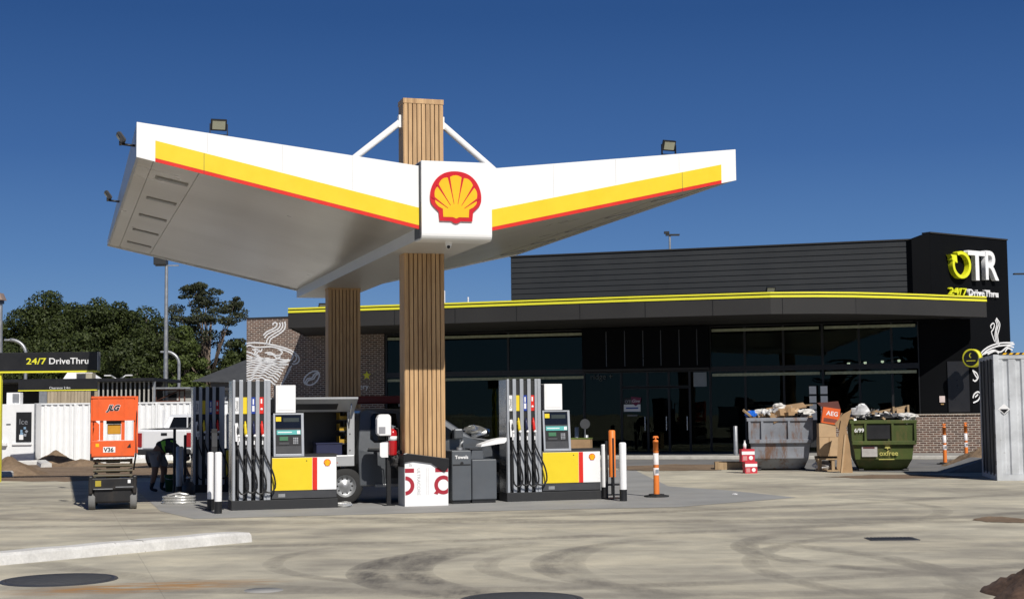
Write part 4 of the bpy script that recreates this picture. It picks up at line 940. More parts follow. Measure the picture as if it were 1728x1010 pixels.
# orange T top bollard
def t_bollard(label, px, py, h=1.17, lean=0):
    t = thing('t_top_bollard', label, 'bollard', G(px, py), .3, 'orange T-top bollards'); t.rotation_euler = (0, lean, .3)
    mb = MB(); mb.prism([(.24*math.cos(R(a+22.5)), .24*math.sin(R(a+22.5))) for a in range(0, 360, 45)], 0, .035, 'z'); mb.prism([(.15*math.cos(R(a+22.5)), .15*math.sin(R(a+22.5))) for a in range(0, 360, 45)], .035, .06, 'z'); mb.build('rubber_base', RUBBER, t)
    MB().lathe([(.058, .05), (.052, .5), (.050, h-.12), (.054, h-.12), (.054, h-.10), (.045, h-.08), (.02, h-.075)], n=18).build('post', CONE, t)
    MB().lathe([(.0535, .62), (.0525, .84), (.0515, .84)], n=18).build('reflective_band', REFL, t); MB().lathe([(.0535, .86+.0), (.0565, .865), (.053, .875)], n=18).build('collar', CONE, t)
    MB().lathe([(.0545, .42), (.0540, .56), (.053, .56)], n=18).build('reflective_band', REFL, t)
    MB().box(-.03, .03, -.058, -.053, .46, .53).build('sticker', paint('sticker_grey', (.25, .27, .3), .5), t)
    tp = MB(); tp.tube([(0, 0, h-.08), (0, 0, h-.03)], .018); tp.build('neck', CONE, t)
    tp = MB(); tp.prism([(-.055, h-.045), (-.04, h-.045), (-.035, h-.03), (.035, h-.03), (.04, h-.045), (.055, h-.045), (.05, h-.015), (.03, h), (-.03, h), (-.05, h-.015)], -.02, .02); tp.build('t_handle', CONE, t); return t
t_bollard('orange T-top bollard on a black base, alone on the concrete right of the pumps', 1108, 838)
t_bollard('orange T-top bollard by the brick dado, left one of the far pair', 1595, 783)
t_bollard('orange T-top bollard by the brick dado, right one of the far pair', 1631, 777)
# --- fire extinguisher post
ET = thing('service_stand', 'black post carrying white towel and glove dispensers beside the timber column', 'post', G(656, 852.5), CF.yaw)
MB().box(-.035, .035, -.03, .03, 0, 1.62).build('post', BLACK, ET); MB().box(-.1, .1, -.1, .1, 0, .015).build('foot_plate', BLACK, ET)
dsp = MB().prism([(-.25, 1.30), (-.25, 1.56), (-.22, 1.62), (-.18, 1.645), (-.03, 1.645), (.01, 1.60), (.01, 1.26), (-.2, 1.26)], -.20, -.035).build('towel_dispenser', WHITE2, ET, bevel=.02)
MB().box(-.22, -.10, -.205, -.198, 1.30, 1.42).build('window', paint('grey_window', (.3, .3, .32), .3), dsp)
MB().prism([(-.17, .90), (-.17, 1.13), (-.02, 1.165), (-.02, .87), (-.14, .87)], -.06, -.035).build('notice_sheet', WHITE2, ET)
EX = thing('fire_extinguisher', 'red fire extinguisher hanging beside the white dispensers at the timber column', 'extinguisher', G(663.5, 852.5)+Vector((0, -.05, .90)), CF.yaw)
EXR = paint('extinguisher_red', (.45, .01, .015), .25, var=.05, coat=.5)
MB().lathe([(.001, 0), (.07, .005), (.078, .03), (.078, .40), (.065, .45), (.03, .475), (.025, .49)], n=20).build('cylinder', EXR, EX)
MB().lathe([(.0785, .27), (.0792, .27), (.0792, .35), (.0785, .35)], n=20).build('label_band', WHITE2, EX)
mb = MB(); mb.box(-.02, .02, -.025, .025, .49, .53); mb.prism([(-.07, .56), (.05, .53), (.05, .515), (-.07, .54)], -.012, .012); mb.build('valve_handle', STEEL, EX)
MB().tube([(.02, 0, .51), (.10, -.01, .48), (.11, -.01, .3), (.095, -.01, .12)], .011).build('hose', BLACK, EX)
# --- cardboard wrapping round the column foot
WR = thing('column_wrap', 'white printed cardboard wrapped round the foot of the front timber column', 'wrapping', CF.world(0, YC), CF.yaw)
x0, x1 = -.40, .40
wp = MB().box(x0, x1, -.06, -.04, 0.0, .80); wpo = wp.build('front_sheet', WHITE2, WR)
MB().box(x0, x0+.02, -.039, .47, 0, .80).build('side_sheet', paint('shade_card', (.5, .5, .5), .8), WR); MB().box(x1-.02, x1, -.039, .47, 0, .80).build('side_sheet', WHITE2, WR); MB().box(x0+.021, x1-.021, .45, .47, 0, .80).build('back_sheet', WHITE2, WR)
tp = MB(); tp.v = []; q = [(x0-.03, .96), (x0+.04, .97), (x1+.01, .86), (x1+.01, .72), (x1-.07, .62), (x1-.20, .70), (x1-.32, .78), (x0+.15, .83), (x0-.03, .80)]
tp.prism([(a, b_-.02) for a, b_ in q], -.095, -.062)
tp.box(x0-.035, x0-.005, -.09, .5, .70, .93); tp.box(x1+.005, x1+.02, -.06, .5, .70, .84); bt_ = tp.build('torn_black_plastic', paint('black_film', (.014, .014, .015), .3), WR, bevel=.02)
CR = paint('crimson_print', (.36, .012, .03), .6, var=.05)
def arcband(mb, cx, cz, ro, ri, a0, a1, y, n=24, clip=None):
    vs = []
    for i in range(n+1):
        a = R(a0+(a1-a0)*i/n)
        for rr in (ro, ri): 
            x = cx+rr*math.cos(a); x = max(clip[0], min(clip[1], x)) if clip else x
            vs.append((x, y, cz+rr*math.sin(a)))
    mb.add(vs, [(2*i, 2*i+1, 2*i+3, 2*i+2) for i in range(n)])
mb = MB(); arcband(mb, x0+.005, .37, .17, .10, -88, 88, -.0625); mb.box(x0+.004, x0+.17, -.063, -.0605, .60, .675); mb.build('ring_print', CR, wpo)
mb = MB(); arcband(mb, x1-.09, .37, .17, .10, 0, 360, -.0625, 40, (x0, x1-.004)); mb.box(x1-.24, x1-.004, -.063, -.0605, .60, .675); mb.prism([(x1-.27, .22), (x1-.20, .20), (x1-.16, .26), (x1-.2, .3)], -.0635, -.0605); mb.build('ring_print', CR, wpo)
PG_ = paint('pale_print', (.42, .42, .42), .6)
text('lettering', 'ULTRACORE', .085, PG_, wpo, (x0+.225, -.0615, .68), (R(90), R(90), 0), .0004)
for i in range(3): MB().box(x0+.08+.02*i, x0+.09+.02*i, -.0615, -.0602, .71, .77-.01*i).build('small_print', PG_, wpo)
MB().box(x0+.40, x0+.404, -.0615, -.0602, .2, .68).build('small_print', PG_, wpo); MB().box(x0+.43, x0+.434, -.0615, -.0602, .2, .68).build('small_print', PG_, wpo)
t = thing('black_rag', 'crumpled black rag draped between the extinguisher post and the column wrapping', 'cloth', G(672, 852)+Vector((0, 0, 0)), CF.yaw)
mb = MB(); 
vs = []
for i in range(9):
    for j in range(7): vs.append((-.14+.30*i/8+.02*math.sin(j*2+i), -.08+.05*math.sin(i*1.7+j*1.3), .98-.045*j-.03*math.sin(i*1.1)+.05*(j == 6)*math.sin(i*2.5)))
mb.smooth = True; mb.add(vs, [(i*7+j, i*7+j+1, (i+1)*7+j+1, (i+1)*7+j) for i in range(8) for j in range(6)]); o = mb.build('cloth', paint('rag_black', (.015, .014, .014), .6), t); md = o.modifiers.new('s', 'SOLIDIFY'); md.thickness = .02
# --- towel bin
TB = thing('towel_bin', 'charcoal double waste bin marked Towels between the column and right pump', 'bin', CF.world(*CF.g(763, 850)), CF.yaw)
BG = paint('bin_grey', (.085, .095, .108), .5, var=.06, dirt=.08)
mb = MB(); mb.box(0, .37, 0, .5, .06, .97); b0 = mb.build('towel_unit', BG, TB, bevel=.02)
MB().box(.02, .35, .02, .48, 0, .058).build('kick_base', BLACK, TB); MB().box(.39, .84, .04, .48, 0, .058).build('kick_base', BLACK, TB)
MB().box(.015, .355, -.008, .0, .70, .72).build('dispenser_slot', BLACK, b0); MB().cyl((.19, -.012, .735), (.19, .0, .735), .03).build('dispenser_hole', BLACK, b0)
MB().box(.012, .358, -.004, .0, .07, .68).build('door', BG, b0); text('lettering', 'Towels', .085, WHITE2, b0, (.185, -.004, .82), ext=.003, align='CENTER', off=.002)
mb = MB(); mb.box(.385, .86, .02, .5, .06, .80); b1 = mb.build('waste_unit', BG, TB, bevel=.02); MB().box(.40, .845, .012, .02, .08, .77).build('door', BG, b1)
MB().prism([(.39, .80), (.42, .98), (.62, .98), (.64, .80)], .12, .4).build('hood', BG, TB, bevel=.01); MB().box(.37, .66, .1, .42, .98, 1.0).build('hood_lid', DGREY, TB)
t = thing('metal_tap', 'small grey metal fitting on top of the towel bin', 'fitting', CF.world(CF.g(763, 850)[0]+.2, CF.g(763, 850)[1]+.2, .972), CF.yaw)
MB().cyl((0, 0, 0), (0, 0, .05), .06).build('base', GREYM, t); MB().tube([(0, 0, .05), (.03, 0, .12), (.08, 0, .17)], .022).build('stem', GREYM, t)
t = thing('white_board', 'narrow white panel jutting out above the waste bin towards the pump', 'panel', CF.world(CF.g(763, 850)[0]+.58, CF.g(763, 850)[1]+.25, 1.03), CF.yaw)
mb = MB(); mb.prism([(0, 0), (.46, .06), (.50, .10), (.50, .16), (.3, .13), (.02, .04)], -.16, .2); mb.build('panel', WHITE2, t)
# --- coils and litter
t = thing('hose_coil', 'coil of silvery wrapped hose lying on the ground beside the scissor lift', 'hose', G(302, 849), 0)
mb = MB()
for k in range(5):
    rr = .30-.02*(k % 2); mb.tube([(rr*math.cos(a*math.tau/24), rr*.72*math.sin(a*math.tau/24), .025+.026*k) for a in range(25)], .022, 6)
mb.build('coil', paint('foil_wrap', (.62, .62, .60), .28, .6, var=.2, scale=14), t)
MB().tube([(-.2, -.1, .15), (.0, .05, .19), (.18, -.02, .16)], .03, 6).build('loose_end', MATS['foil_wrap'], t)
FOIL = MATS['foil_wrap']
def crumple(name, label, cat, c, sx, sy, sz, mat, seed, group=None):
    rnd = random.Random(seed); mb = MB(); n, k = 14, 8; vs = []
    for i in range(k+1):
        for j in range(n):
            a = math.tau*j/n; b_ = math.pi*i/k-math.pi/2; r = 1+rnd.uniform(-.28, .2)
            vs.append((sx*r*math.cos(a)*math.cos(b_), sy*r*math.sin(a)*math.cos(b_), max(0.004, sz*(1+r*math.sin(b_)))))
    mb.add(vs, [(i*n+j, i*n+(j+1) % n, (i+1)*n+(j+1) % n, (i+1)*n+j) for i in range(k) for j in range(n)]); o = mb.build(name, mat); o.location = c
    return tag(o, label, cat, group)
crumple('crumpled_foil', 'crumpled clear wrapper on the ground at the right end of the left pump', 'litter', G(580, 855), .17, .1, .05, FOIL, 4)
crumple('paper_scrap', 'tiny white paper scrap on the grey slab far right of the orange bollard', 'litter', G(1240, 834), .05, .04, .012, WHITE2, 5)

# ================================================================== GREY UTE BETWEEN THE ISLANDS
gx, gy = CF.g(585, 851)
UT = thing('service_ute', 'dark grey ute with open sided service body parked between the pump islands', 'ute', CF.world(gx, gy+.10), CF.yaw)   # origin under rear wheel, near side, nose to +x
UG = paint('ute_grey', (.095, .103, .114), .35, .35, var=.04, coat=.6); UW = paint('tray_white', (.42, .43, .44), .35, .2, var=.05)
prof = [(.26, .32), (2.50, .30), (2.50, .34)]+[(2.96-.42*math.cos(R(a)), .34+.42*math.sin(R(a))) for a in range(10, 180, 17)]+[(3.38, .34), (3.85, .34), (3.95, .50), (3.96, .78), (3.86, .93), (2.95, 1.12), (2.42, 1.20), (1.75, 1.66), (1.50, 1.72), (.42, 1.76), (.30, 1.70), (.24, 1.0)]
def cabtaper(mb, W=1.80):
    out = []
    for x, y, z in mb.v:
        inset = max(0, (z-1.08)/.68)*.17
        if x > 3.3: inset += (x-3.3)*.22
        out.append((x, y+(inset if y < W/2 else -inset), z))
    mb.v = out; return mb
cb = cabtaper(MB().prism(prof, 0, 1.80)).build('cab', UG, UT, bevel=.03)
def sidewin(name, poly, mat, y0=-.008, th=.006, parent=cb):
    mb = MB(); mb.prism(poly, y0, y0+th); mb.v = [(x, y+max(0, (z-1.08)/.68)*.17, z) for x, y, z in mb.v]; return mb.build(name, mat, parent)
GLS = paint('dark_car_glass', (.006, .007, .008), .06, var=.05)
sidewin('rear_window', [(.48, 1.22), (.50, 1.60), (.56, 1.66), (.98, 1.66), (1.02, 1.18), (.56, 1.16)], GLS, -.006)
sidewin('door_window', [(1.08, 1.18), (1.08, 1.66), (1.46, 1.65), (1.68, 1.58), (2.16, 1.24), (2.14, 1.17)], GLS, -.006)
sidewin('door_seam', [(1.04, .42), (1.04, 1.68), (1.052, 1.68), (1.052, .42)], BLACK, -.004, .003); sidewin('door_seam', [(2.28, .55), (2.22, 1.15), (2.235, 1.15), (2.295, .55)], BLACK, -.004, .003)
MB().box(.42, .70, -.03, -.002, 1.0, 1.03).build('door_handle', BLACK, cb, bevel=.008); MB().box(.75, 2.2, -.012, -.001, .46, .66).build('door_moulding', BLACKM, cb)
MB().box(.55, 2.45, -.05, .1, .30, .36).build('side_step', GREYM, UT, bevel=.01)
m_ = MB().box(2.02, 2.2, -.20, -.02, 1.16, 1.36).build('door_mirror', UG, cb, bevel=.03)
mb = MB(); mb.add([(2.40, .20, 1.215), (2.40, 1.60, 1.215), (1.78, 1.48, 1.655), (1.78, .32, 1.655)], [(0, 1, 2, 3)]); o = mb.build('windscreen', GLS, cb); o.location.z = .012; o.location.x = .006
wheel(UT, (2.96, .13, .335), .335, .23); wheel(UT, (0, .13, .335), .335, .23); wheel(UT, (2.96, 1.67, .335), .335, .23, side=1); wheel(UT, (0, 1.67, .335), .335, .23, side=1)
mb = MB(); mb.box(-1.35, 3.6, .55, .65, .36, .5); mb.build('chassis_rail', BLACK, UT); mb = MB(); mb.box(-1.35, 3.6, 1.15, 1.25, .36, .5); mb.build('chassis_rail', BLACK, UT)
MB().box(3.90, 4.02, .1, 1.7, .42, .66).build('bumper', BLACKM, UT, bevel=.03)
for y0 in (.15, 1.35): MB().box(3.90, 3.975, y0, y0+.3, .72, .86).build('headlight', GLS, UT, bevel=.02)
# service body: open box with trays
sb_ = MB().box(-1.45, .16, -.03, 1.83, .70, .90).build('tray', UW, UT, bevel=.01)
MB().box(-.40, -.18, -.036, -.03, .81, .835).build('latch', BLACK, sb_)
MB().box(-.33, -.15, -.036, -.031, .76, .775).build('marker', paint('marker_red', (.4, .02, .02), .4), sb_)
BI = paint('body_inside', (.05, .05, .052), .6)
MB().box(-1.45, .16, 1.74, 1.80, .90, 1.72).build('body_wall', UW, UT); MB().box(.10, .16, 0, 1.73, .90, 1.72).build('body_wall', UW, UT); MB().box(-1.45, -1.39, 0, 1.73, .90, 1.72).build('body_wall', UW, UT)
MB().box(-1.45, .16, -.02, 1.82, 1.725, 1.76).build('body_roof', UW, UT); MB().box(-1.38, .09, .75, .78, .91, 1.71).build('divider', BI, UT)
MB().box(.03, .165, -.012, .0, .90, 1.72).build('door_post', UW, UT); MB().box(.07, .09, -.022, -.012, 1.28, 1.30).build('hinge', BLACK, UT); MB().box(.07, .09, -.022, -.012, .98, 1.0).build('hinge', BLACK, UT)
mb = MB(); mb.hexa([(-1.45, -.02, 1.70), (.16, -.02, 1.70), (.16, -.40, 1.93), (-1.45, -.40, 1.93)], [(-1.45, -.02, 1.735), (.16, -.02, 1.735), (.16, -.40, 1.965), (-1.45, -.40, 1.965)]); ld = mb.build('raised_lid', UW, UT)
mb = MB(); mb.hexa([(-.95, -.10, 1.748), (-.18, -.10, 1.748), (-.18, -.26, 1.845), (-.95, -.26, 1.845)], [(-.95, -.10, 1.756), (-.18, -.10, 1.756), (-.18, -.26, 1.853), (-.95, -.26, 1.853)]); mb.v = [(x, y, z-.008) for x, y, z in mb.v]; mb.build('lid_recess', BLACK, ld)
MB().tube([(.06, .02, 1.35), (.06, -.28, 1.84)], .012, 6).build('gas_strut', STEEL, ld)
for z in (1.10, 1.33, 1.53): MB().box(-.08, .09, .15, .6, z, z+.02).build('shelf', BI, UT)
YT = paint('tub_yellow', (.45, .27, .02), .5)
for k, z in enumerate((1.12, 1.35, 1.55)):
    t = thing('parts_tub', 'yellow parts tub in the grey ute, %s of three' % ('lowest', 'middle', 'topmost')[k], 'tub', UT.matrix_world @ Vector((0, 0, 0)), 0, 'yellow parts tubs'); p = CF.world(gx-.08, gy+.10+.18, z+.0); t.location = p; t.rotation_euler = (0, 0, CF.yaw)
    MB().prism([(0, .13), (0, .0), (.16, .0), (.16, .13), (.15, .13), (.15, .01), (.01, .01), (.01, .13)], 0, .3).build('tub', YT, t); MB().box(.0, .16, -.008, .0, .0, .07).build('front_lip', YT, t)
t = thing('blue_crate', 'dark blue crate on the tray of the grey ute', 'crate', CF.world(gx-.52, gy+.10+.12, .905), CF.yaw); MB().box(0, .48, 0, .35, 0, .20).build('body', paint('crate_blue', (.008, .012, .05), .6), t, bevel=.01); MB().box(-.01, .49, -.01, .36, .201, .225).build('rim', MATS['crate_blue'], t)
t = thing('water_cask', 'grey blue plastic cask standing in the open side of the ute', 'cask', CF.world(gx-.95, gy+.10+.25, .905), CF.yaw); MB().lathe([(.001, 0), (.13, 0), (.15, .03), (.15, .28), (.12, .34), (.05, .36), (.05, .40), (.001, .40)], n=20).build('body', paint('cask_blue', (.07, .10, .13), .5), t); MB().cyl((0, 0, .40), (0, 0, .44), .055).build('cap', BLACK, t)
t = thing('metal_tray', 'flat pale metal tray lying on the ledge behind the left pump', 'tray', CF.world(gx-.9, gy-.02, .905), CF.yaw); MB().box(0, .62, -.04, .1, .0, .03).build('tray', STEEL, t)
crumple('foil_sunshade', 'crumpled silver sunshade lying on the bonnet of the grey ute', 'sunshade', CF.world(gx+2.6, gy+.6, 1.14), .28, .3, .13, paint('silver_foil', (.55, .56, .55), .2, .85, var=.2, scale=16), 9)
# red thing and hooks behind: red tool chest on shelves
t = thing('roof_rack_load', 'dark red long tube load on the roof of the grey ute', 'load', CF.world(gx+.5, gy+.6, 1.79), CF.yaw); MB().box(-.35, .9, 0, .22, .05, .2).build('case', paint('dark_red_case', (.10, .006, .008), .5), t, bevel=.03); MB().box(-.3, -.26, -.05, .8, 0, .05).build('bar', BLACK, t); MB().box(.8, .84, -.05, .8, 0, .05).build('bar', BLACK, t)

# ================================================================== SCISSOR LIFT
c = (G(150, 861)+G(229, 858))/2; SL = thing('scissor_lift', 'orange scissor lift stowed low, seen from its end, left of the pumps', 'scissor lift', (c.x, c.y, 0), R(14))
W2 = .415
KB = paint('lift_black', (.010, .010, .011), .5, var=.3, dirt=.2)
ch = MB().box(-.34, .34, .04, 1.75, .12, .52).build('chassis', KB, SL, bevel=.03)
MB().box(-W2, -.345, .0, .40, .28, .60).build('pothole_guard', KB, SL, bevel=.02); MB().box(.345, W2, .0, .40, .28, .60).build('pothole_guard', KB, SL, bevel=.02)
MB().box(-.36, .36, .0, .038, .36, .56).build('end_plate', KB, SL, bevel=.01); MB().box(-.30, -.20, -.008, -.001, .42, .52).build('warning_label', paint('label_olive', (.38, .30, .03), .5), SL)
MB().box(-.33, .0, -.012, .0, .365, .38).build('reflective_strip', GREYM, SL); MB().box(.05, .36, -.012, 0, .395, .41).build('reflective_strip', GREYM, SL); MB().box(.26, .31, -.01, 0, .47, .53).build('socket', WHITE2, SL)
GW = paint('grey_tyre', (.18, .18, .175), .8, var=.15)
for sx in (-1, 1):
    for y in (.17, 1.55):
        mb = MB(); mb.lathe([(.05, -.055), (.15, -.06), (.16, -.045), (.16, .045), (.15, .06), (.05, .055)], n=22); mb.v = [(k+sx*(W2-.055), a+y, b_+.16) for a, b_, k in mb.v]; w_ = mb.build('wheel', GW, SL)
        MB().cyl((sx*(W2+.008), y, .16), (sx*(W2-.1), y, .16), .06).build('hub', KB, w_)
SCM = paint('scissor_arm', (.085, .070, .040), .5, var=.2, dirt=.3)
for i, z in enumerate((.60, .69, .78, .87)):
    for sx in (-1, 1):
        mb = MB(); zz1 = .05*(1 if i % 2 == 0 else -1); x0_ = sx*(.27 if i % 2 else .31); mb.hexa([(x0_-.02, .08, z-.03), (x0_+.02, .08, z-.03), (x0_+.02, 1.7, z-.03+zz1), (x0_-.02, 1.7, z-.03+zz1)], [(x0_-.02, .08, z+.03), (x0_+.02, .08, z+.03), (x0_+.02, 1.7, z+.03+zz1), (x0_-.02, 1.7, z+.03+zz1)]); mb.build('scissor_arm', SCM, SL)
    MB().cyl((-.34, .10, z), (.34, .10, z), .026).build('cross_pin', SCM, SL)
    MB().box(-.12, .12, .13, .35, z-.045, z+.01).build('stop_block', KB, SL)
pf = MB().box(-.37, .37, .0, 1.75, .93, 1.0).build('platform_floor', ORANGE, SL, bevel=.008)
po = MB().box(-.37, .37, -.03, -.002, .95, 1.23).build('toe_board', ORANGE, SL, bevel=.006)
pl = MB().box(-.17, .04, -.036, -.031, 1.02, 1.12).build('number_plate', WHITE2, po); text('lettering', 'V36', .105, BLACK, pl, (-.158, -.038, 1.033), ext=.001, off=.003)
MB().box(-.30, -.24, -.036, -.031, 1.12, 1.18).build('warning_label', YELL, po); MB().prism([(.24, 1.10), (.30, 1.18), (.31, 1.10)], -.036, -.031).build('warning_label', BLACK, po)
# rails
for sx in (-1, 1):
    for y in (0.0, .85, 1.72):
        MB().box(sx*.37-.018, sx*.37+.018, y-.018, y+.018, 1.0, 2.0).build('rail_post', ORANGE, SL)
    for z in (1.45, 1.98): MB().box(sx*.37-.016, sx*.37+.016, .02, 1.70, z-.018, z+.018).build('side_rail', ORANGE, SL)
for x in (-.20, .17): MB().box(x-.03, x+.03, -.012, .012, 1.235, 1.60).build('gate_post', ORANGE, SL)
MB().prism([(-.33, 1.22), (-.24, 1.24), (-.24, 1.52), (-.33, 1.60)], -.012, -.008).build('gate_plate', ORANGE, SL)
gp = MB().box(-.36, .36, -.03, -.013, 1.60, 2.0).build('end_panel', ORANGE, SL, bevel=.004)
for z0, z1 in ((1.585, 1.62), (1.985, 2.02)): MB().box(-.38, .38, -.045, -.012, z0, z1).build('top_rail', ORANGE, gp)
for x in (-.25, .20): MB().box(x-.012, x+.012, -.042, -.031, 1.62, 1.985).build('rib', ORANGE, gp)
text('lettering', 'JLG', .13, BLACK, gp, (-.10, -.037, 1.77), ext=.003, off=.006, shear=.35); lw = text('lettering_outline', 'JLG', .13, WHITE2, gp, (-.10, -.033, 1.77), ext=.001, off=.012, shear=.35)
bx_ = MB().box(-.10, .13, .05, .28, 1.34, 1.52).build('control_box', paint('box_amber', (.55, .27, .02), .4), SL, bevel=.01); MB().box(-.12, .14, .04, .30, 1.525, 1.60).build('box_lid', BLACK, bx_)
MB().box(-.20, .18, 1.70, 1.73, 1.02, 1.18).build('toe_board', ORANGE, SL); MB().box(-.37, .37, 1.70, 1.735, 1.96, 2.0).build('top_rail', ORANGE, SL)
MB().box(-.40, -.372, .02, .3, 1.72, 1.98).build('manual_case', BLACK, SL); MB().tube([(.39, .05, 1.98), (.41, .03, 1.7), (.39, .03, 1.35), (.40, .03, 1.0), (.36, .03, .7)], .016, 6).build('cable', BLACK, SL)
MB().box(.375, .43, .02, .2, 1.0, 2.02).build('entry_gate', ORANGE, SL)

# ================================================================== PERSON
SKIN = paint('skin_brown', (.22, .12, .075), .6, var=.06); HIV = paint('hivis_green', (.20, .52, .04), .6, var=.05); NAVY = paint('navy_cloth', (.012, .014, .022), .8); GSH = paint('grey_shorts', (.22, .22, .23), .85)
def skin(name, nodes, edges, mat, parent, root=0, sub=2, merge=True):
    me = bpy.data.meshes.new(name); me.from_pydata([n[0] for n in nodes], edges, []); o = bpy.data.objects.new(name, me); COL.objects.link(o)
    md = o.modifiers.new('skin', 'SKIN'); md.use_smooth_shade = True
    if not me.skin_vertices: me.attributes
    for i, n in enumerate(nodes):
        me.skin_vertices[0].data[i].radius = (n[1], n[2] if len(n) > 2 else n[1]); me.skin_vertices[0].data[i].use_root = (i == root)
    if sub: sd = o.modifiers.new('sub', 'SUBSURF'); sd.levels = sub; sd.render_levels = sub
    dg = bpy.context.evaluated_depsgraph_get(); dg.update(); m2 = bpy.data.meshes.new_from_object(o.evaluated_get(dg)); bpy.data.objects.remove(o)
    for p in m2.polygons: p.use_smooth = True
    m2.materials.clear(); mats = mat if isinstance(mat, list) else [mat]
    for m in mats: m2.materials.append(m)
    o = bpy.data.objects.new(name, m2); COL.objects.link(o); o.parent = parent; return o
def ensure_skin(me):
    pass
PP = thing('person', 'person bending over in green hi-vis vest and grey shorts behind the scissor lift', 'person', G(262, 829), 0)
# body bent forward to the right (+x), feet apart in depth
nodes = [((0, 0, .86), .13, .15), ((.12, 0, .95), .13, .15), ((.30, 0, 1.0), .12, .16), ((.46, 0, .95), .11, .17), ((.56, 0, .88), .055, .055), ((.63, 0, .81), .07, .07), ((.70, 0, .72), .085, .075), ((.73, 0, .67), .06, .06),
         ((.0, -.10, .80), .10, .10), ((.03, -.13, .46), .078, .08), ((-.05, -.13, .12), .048, .048), ((-.06, -.13, .06), .04, .04), ((.09, -.14, .03), .035, .04),
         ((.05, .12, .80), .10, .10), ((.17, .13, .47), .078, .08), ((.11, .13, .12), .048, .048), ((.10, .13, .06), .04, .04), ((.25, .13, .03), .035, .04),
         ((.47, -.19, .90), .06, .06), ((.50, -.22, .62), .045, .045), ((.60, -.18, .40), .030, .030), ((.62, -.17, .34), .038, .022),
         ((.47, .19, .90), .06, .06), ((.56, .22, .64), .045, .045), ((.66, .18, .42), .030, .030), ((.68, .17, .36), .038, .022)]
ed = [(0, 1), (1, 2), (2, 3), (3, 4), (4, 5), (5, 6), (6, 7), (0, 8), (8, 9), (9, 10), (10, 11), (11, 12), (0, 13), (13, 14), (14, 15), (15, 16), (16, 17), (3, 18), (18, 19), (19, 20), (20, 21), (3, 22), (22, 23), (23, 24), (24, 25)]
for (hx, hy, hz) in ((.62, -.17, .34), (.68, .17, .36)):
    src = 21 if hy < 0 else 25
    for k, (dy, L_) in enumerate(((-.030, .075), (-.010, .085), (.010, .08), (.030, .065))):
        i = len(nodes); nodes += [((hx+.01, hy+dy, hz-.04), .010, .010), ((hx+.015, hy+dy*1.1, hz-.04-L_*.55), .0085, .0085), ((hx+.0, hy+dy*1.1, hz-.04-L_), .0075, .0075)]; ed += [(src, i), (i, i+1), (i+1, i+2)]
    i = len(nodes); nodes += [((hx+.035, hy-.0, hz-.015), .010, .010), ((hx+.05, hy, hz-.055), .0085, .0085)]; ed += [(src, i), (i, i+1)]
body = skin('body', nodes, ed, [SKIN, NAVY], PP)
for p in body.data.polygons:            # socks, boots are dark; the trunk wears a dark shirt under the vest
    c_ = p.center
    if c_.z < .20: p.material_index = 1
skin('shirt', [((.02, 0, .92), .145, .165), ((.14, 0, .965), .145, .165), ((.30, 0, 1.01), .135, .175), ((.45, 0, .965), .125, .185), ((.47, -.19, .91), .075, .075), ((.485, -.21, .75), .065, .065), ((.47, .19, .91), .075, .075), ((.51, .21, .76), .065, .065)], [(0, 1), (1, 2), (2, 3), (3, 4), (4, 5), (3, 6), (6, 7)], NAVY, PP)
vo = skin('vest', [((.12, 0, .965), .150, .172), ((.22, 0, .995), .150, .178), ((.34, 0, 1.01), .142, .182), ((.44, 0, .975), .132, .190)], [(0, 1), (1, 2), (2, 3)], [HIV, NAVY], PP)
for p in vo.data.polygons:
    if .24 < p.center.x < .33 or p.center.z > 1.10: p.material_index = 1
skin('shorts', [((-.0, 0, .87), .155, .17), ((-.0, -.10, .78), .125, .12), ((.045, -.13, .50), .095, .095), ((.05, .12, .78), .125, .12), ((.20, .13, .52), .095, .095)], [(0, 1), (1, 2), (0, 3), (3, 4)], GSH, PP)
skin('hair', [((.71, 0, .735), .092, .083), ((.665, 0, .79), .075, .075)], [(0, 1)], NAVY, PP, sub=2).location = (.012, 0, .014)
MB().sphere((.79, 0, .66), .018).build('nose', SKIN, PP)
for sy in (-1, 1): MB().sphere((.70, sy*.082, .70), .022, sy=.4).build('ear', SKIN, PP)
t = thing('green_bucket', 'dark green bucket on the ground at the bending person', 'bucket', G(289, 829), 0); MB().lathe([(.001, 0), (.12, 0), (.15, .36), (.158, .37), (.15, .375), (.14, .36), (.11, .02), (.001, .02)], n=22).build('tub', paint('bucket_green', (.01, .07, .02), .5), t); MB().tube([(-.15, 0, .36), (-.12, -.1, .30), (0, -.16, .27), (.12, -.1, .30), (.15, 0, .36)], .006, 6).build('handle', STEEL, t)
# shaded posts near the person
def dpost(label, px, py, h, r, mat):
    t = thing('shaded_bollard', label, 'bollard', G(px, py), CF.yaw, 'grey posts by the rear pump'); MB().lathe([(r, .2), (r, h-.02), (r*.7, h), (.001, h)], n=16).build('sleeve', mat, t); MB().cyl((0, 0, 0), (0, 0, .2), r*1.1).build('base', BLACK, t)
dpost('grey bollard in the canopy shade just right of the bending person', 303, 836, 1.02, .075, GREYM)
dpost('taller slim dark post in the shade touching the grey bollard', 294, 835, 1.38, .03, BLACKM)
dpost('shorter dark post in the shade between grey bollard and rear pump', 312, 834, 1.25, .03, BLACKM)
t = thing('gas_bottle', 'squat dark bottle on the slab at the foot of the grey shaded bollard', 'bottle', G(318, 836), 0); MB().lathe([(.001, 0), (.12, .01), (.14, .05), (.14, .2), (.09, .28), (.04, .3), (.04, .34), (.001, .34)], n=18).build('body', DGREY, t); MB().lathe([(.03, .34), (.06, .36), (.05, .40), (.02, .40)], n=14).build('collar', STEEL, t)

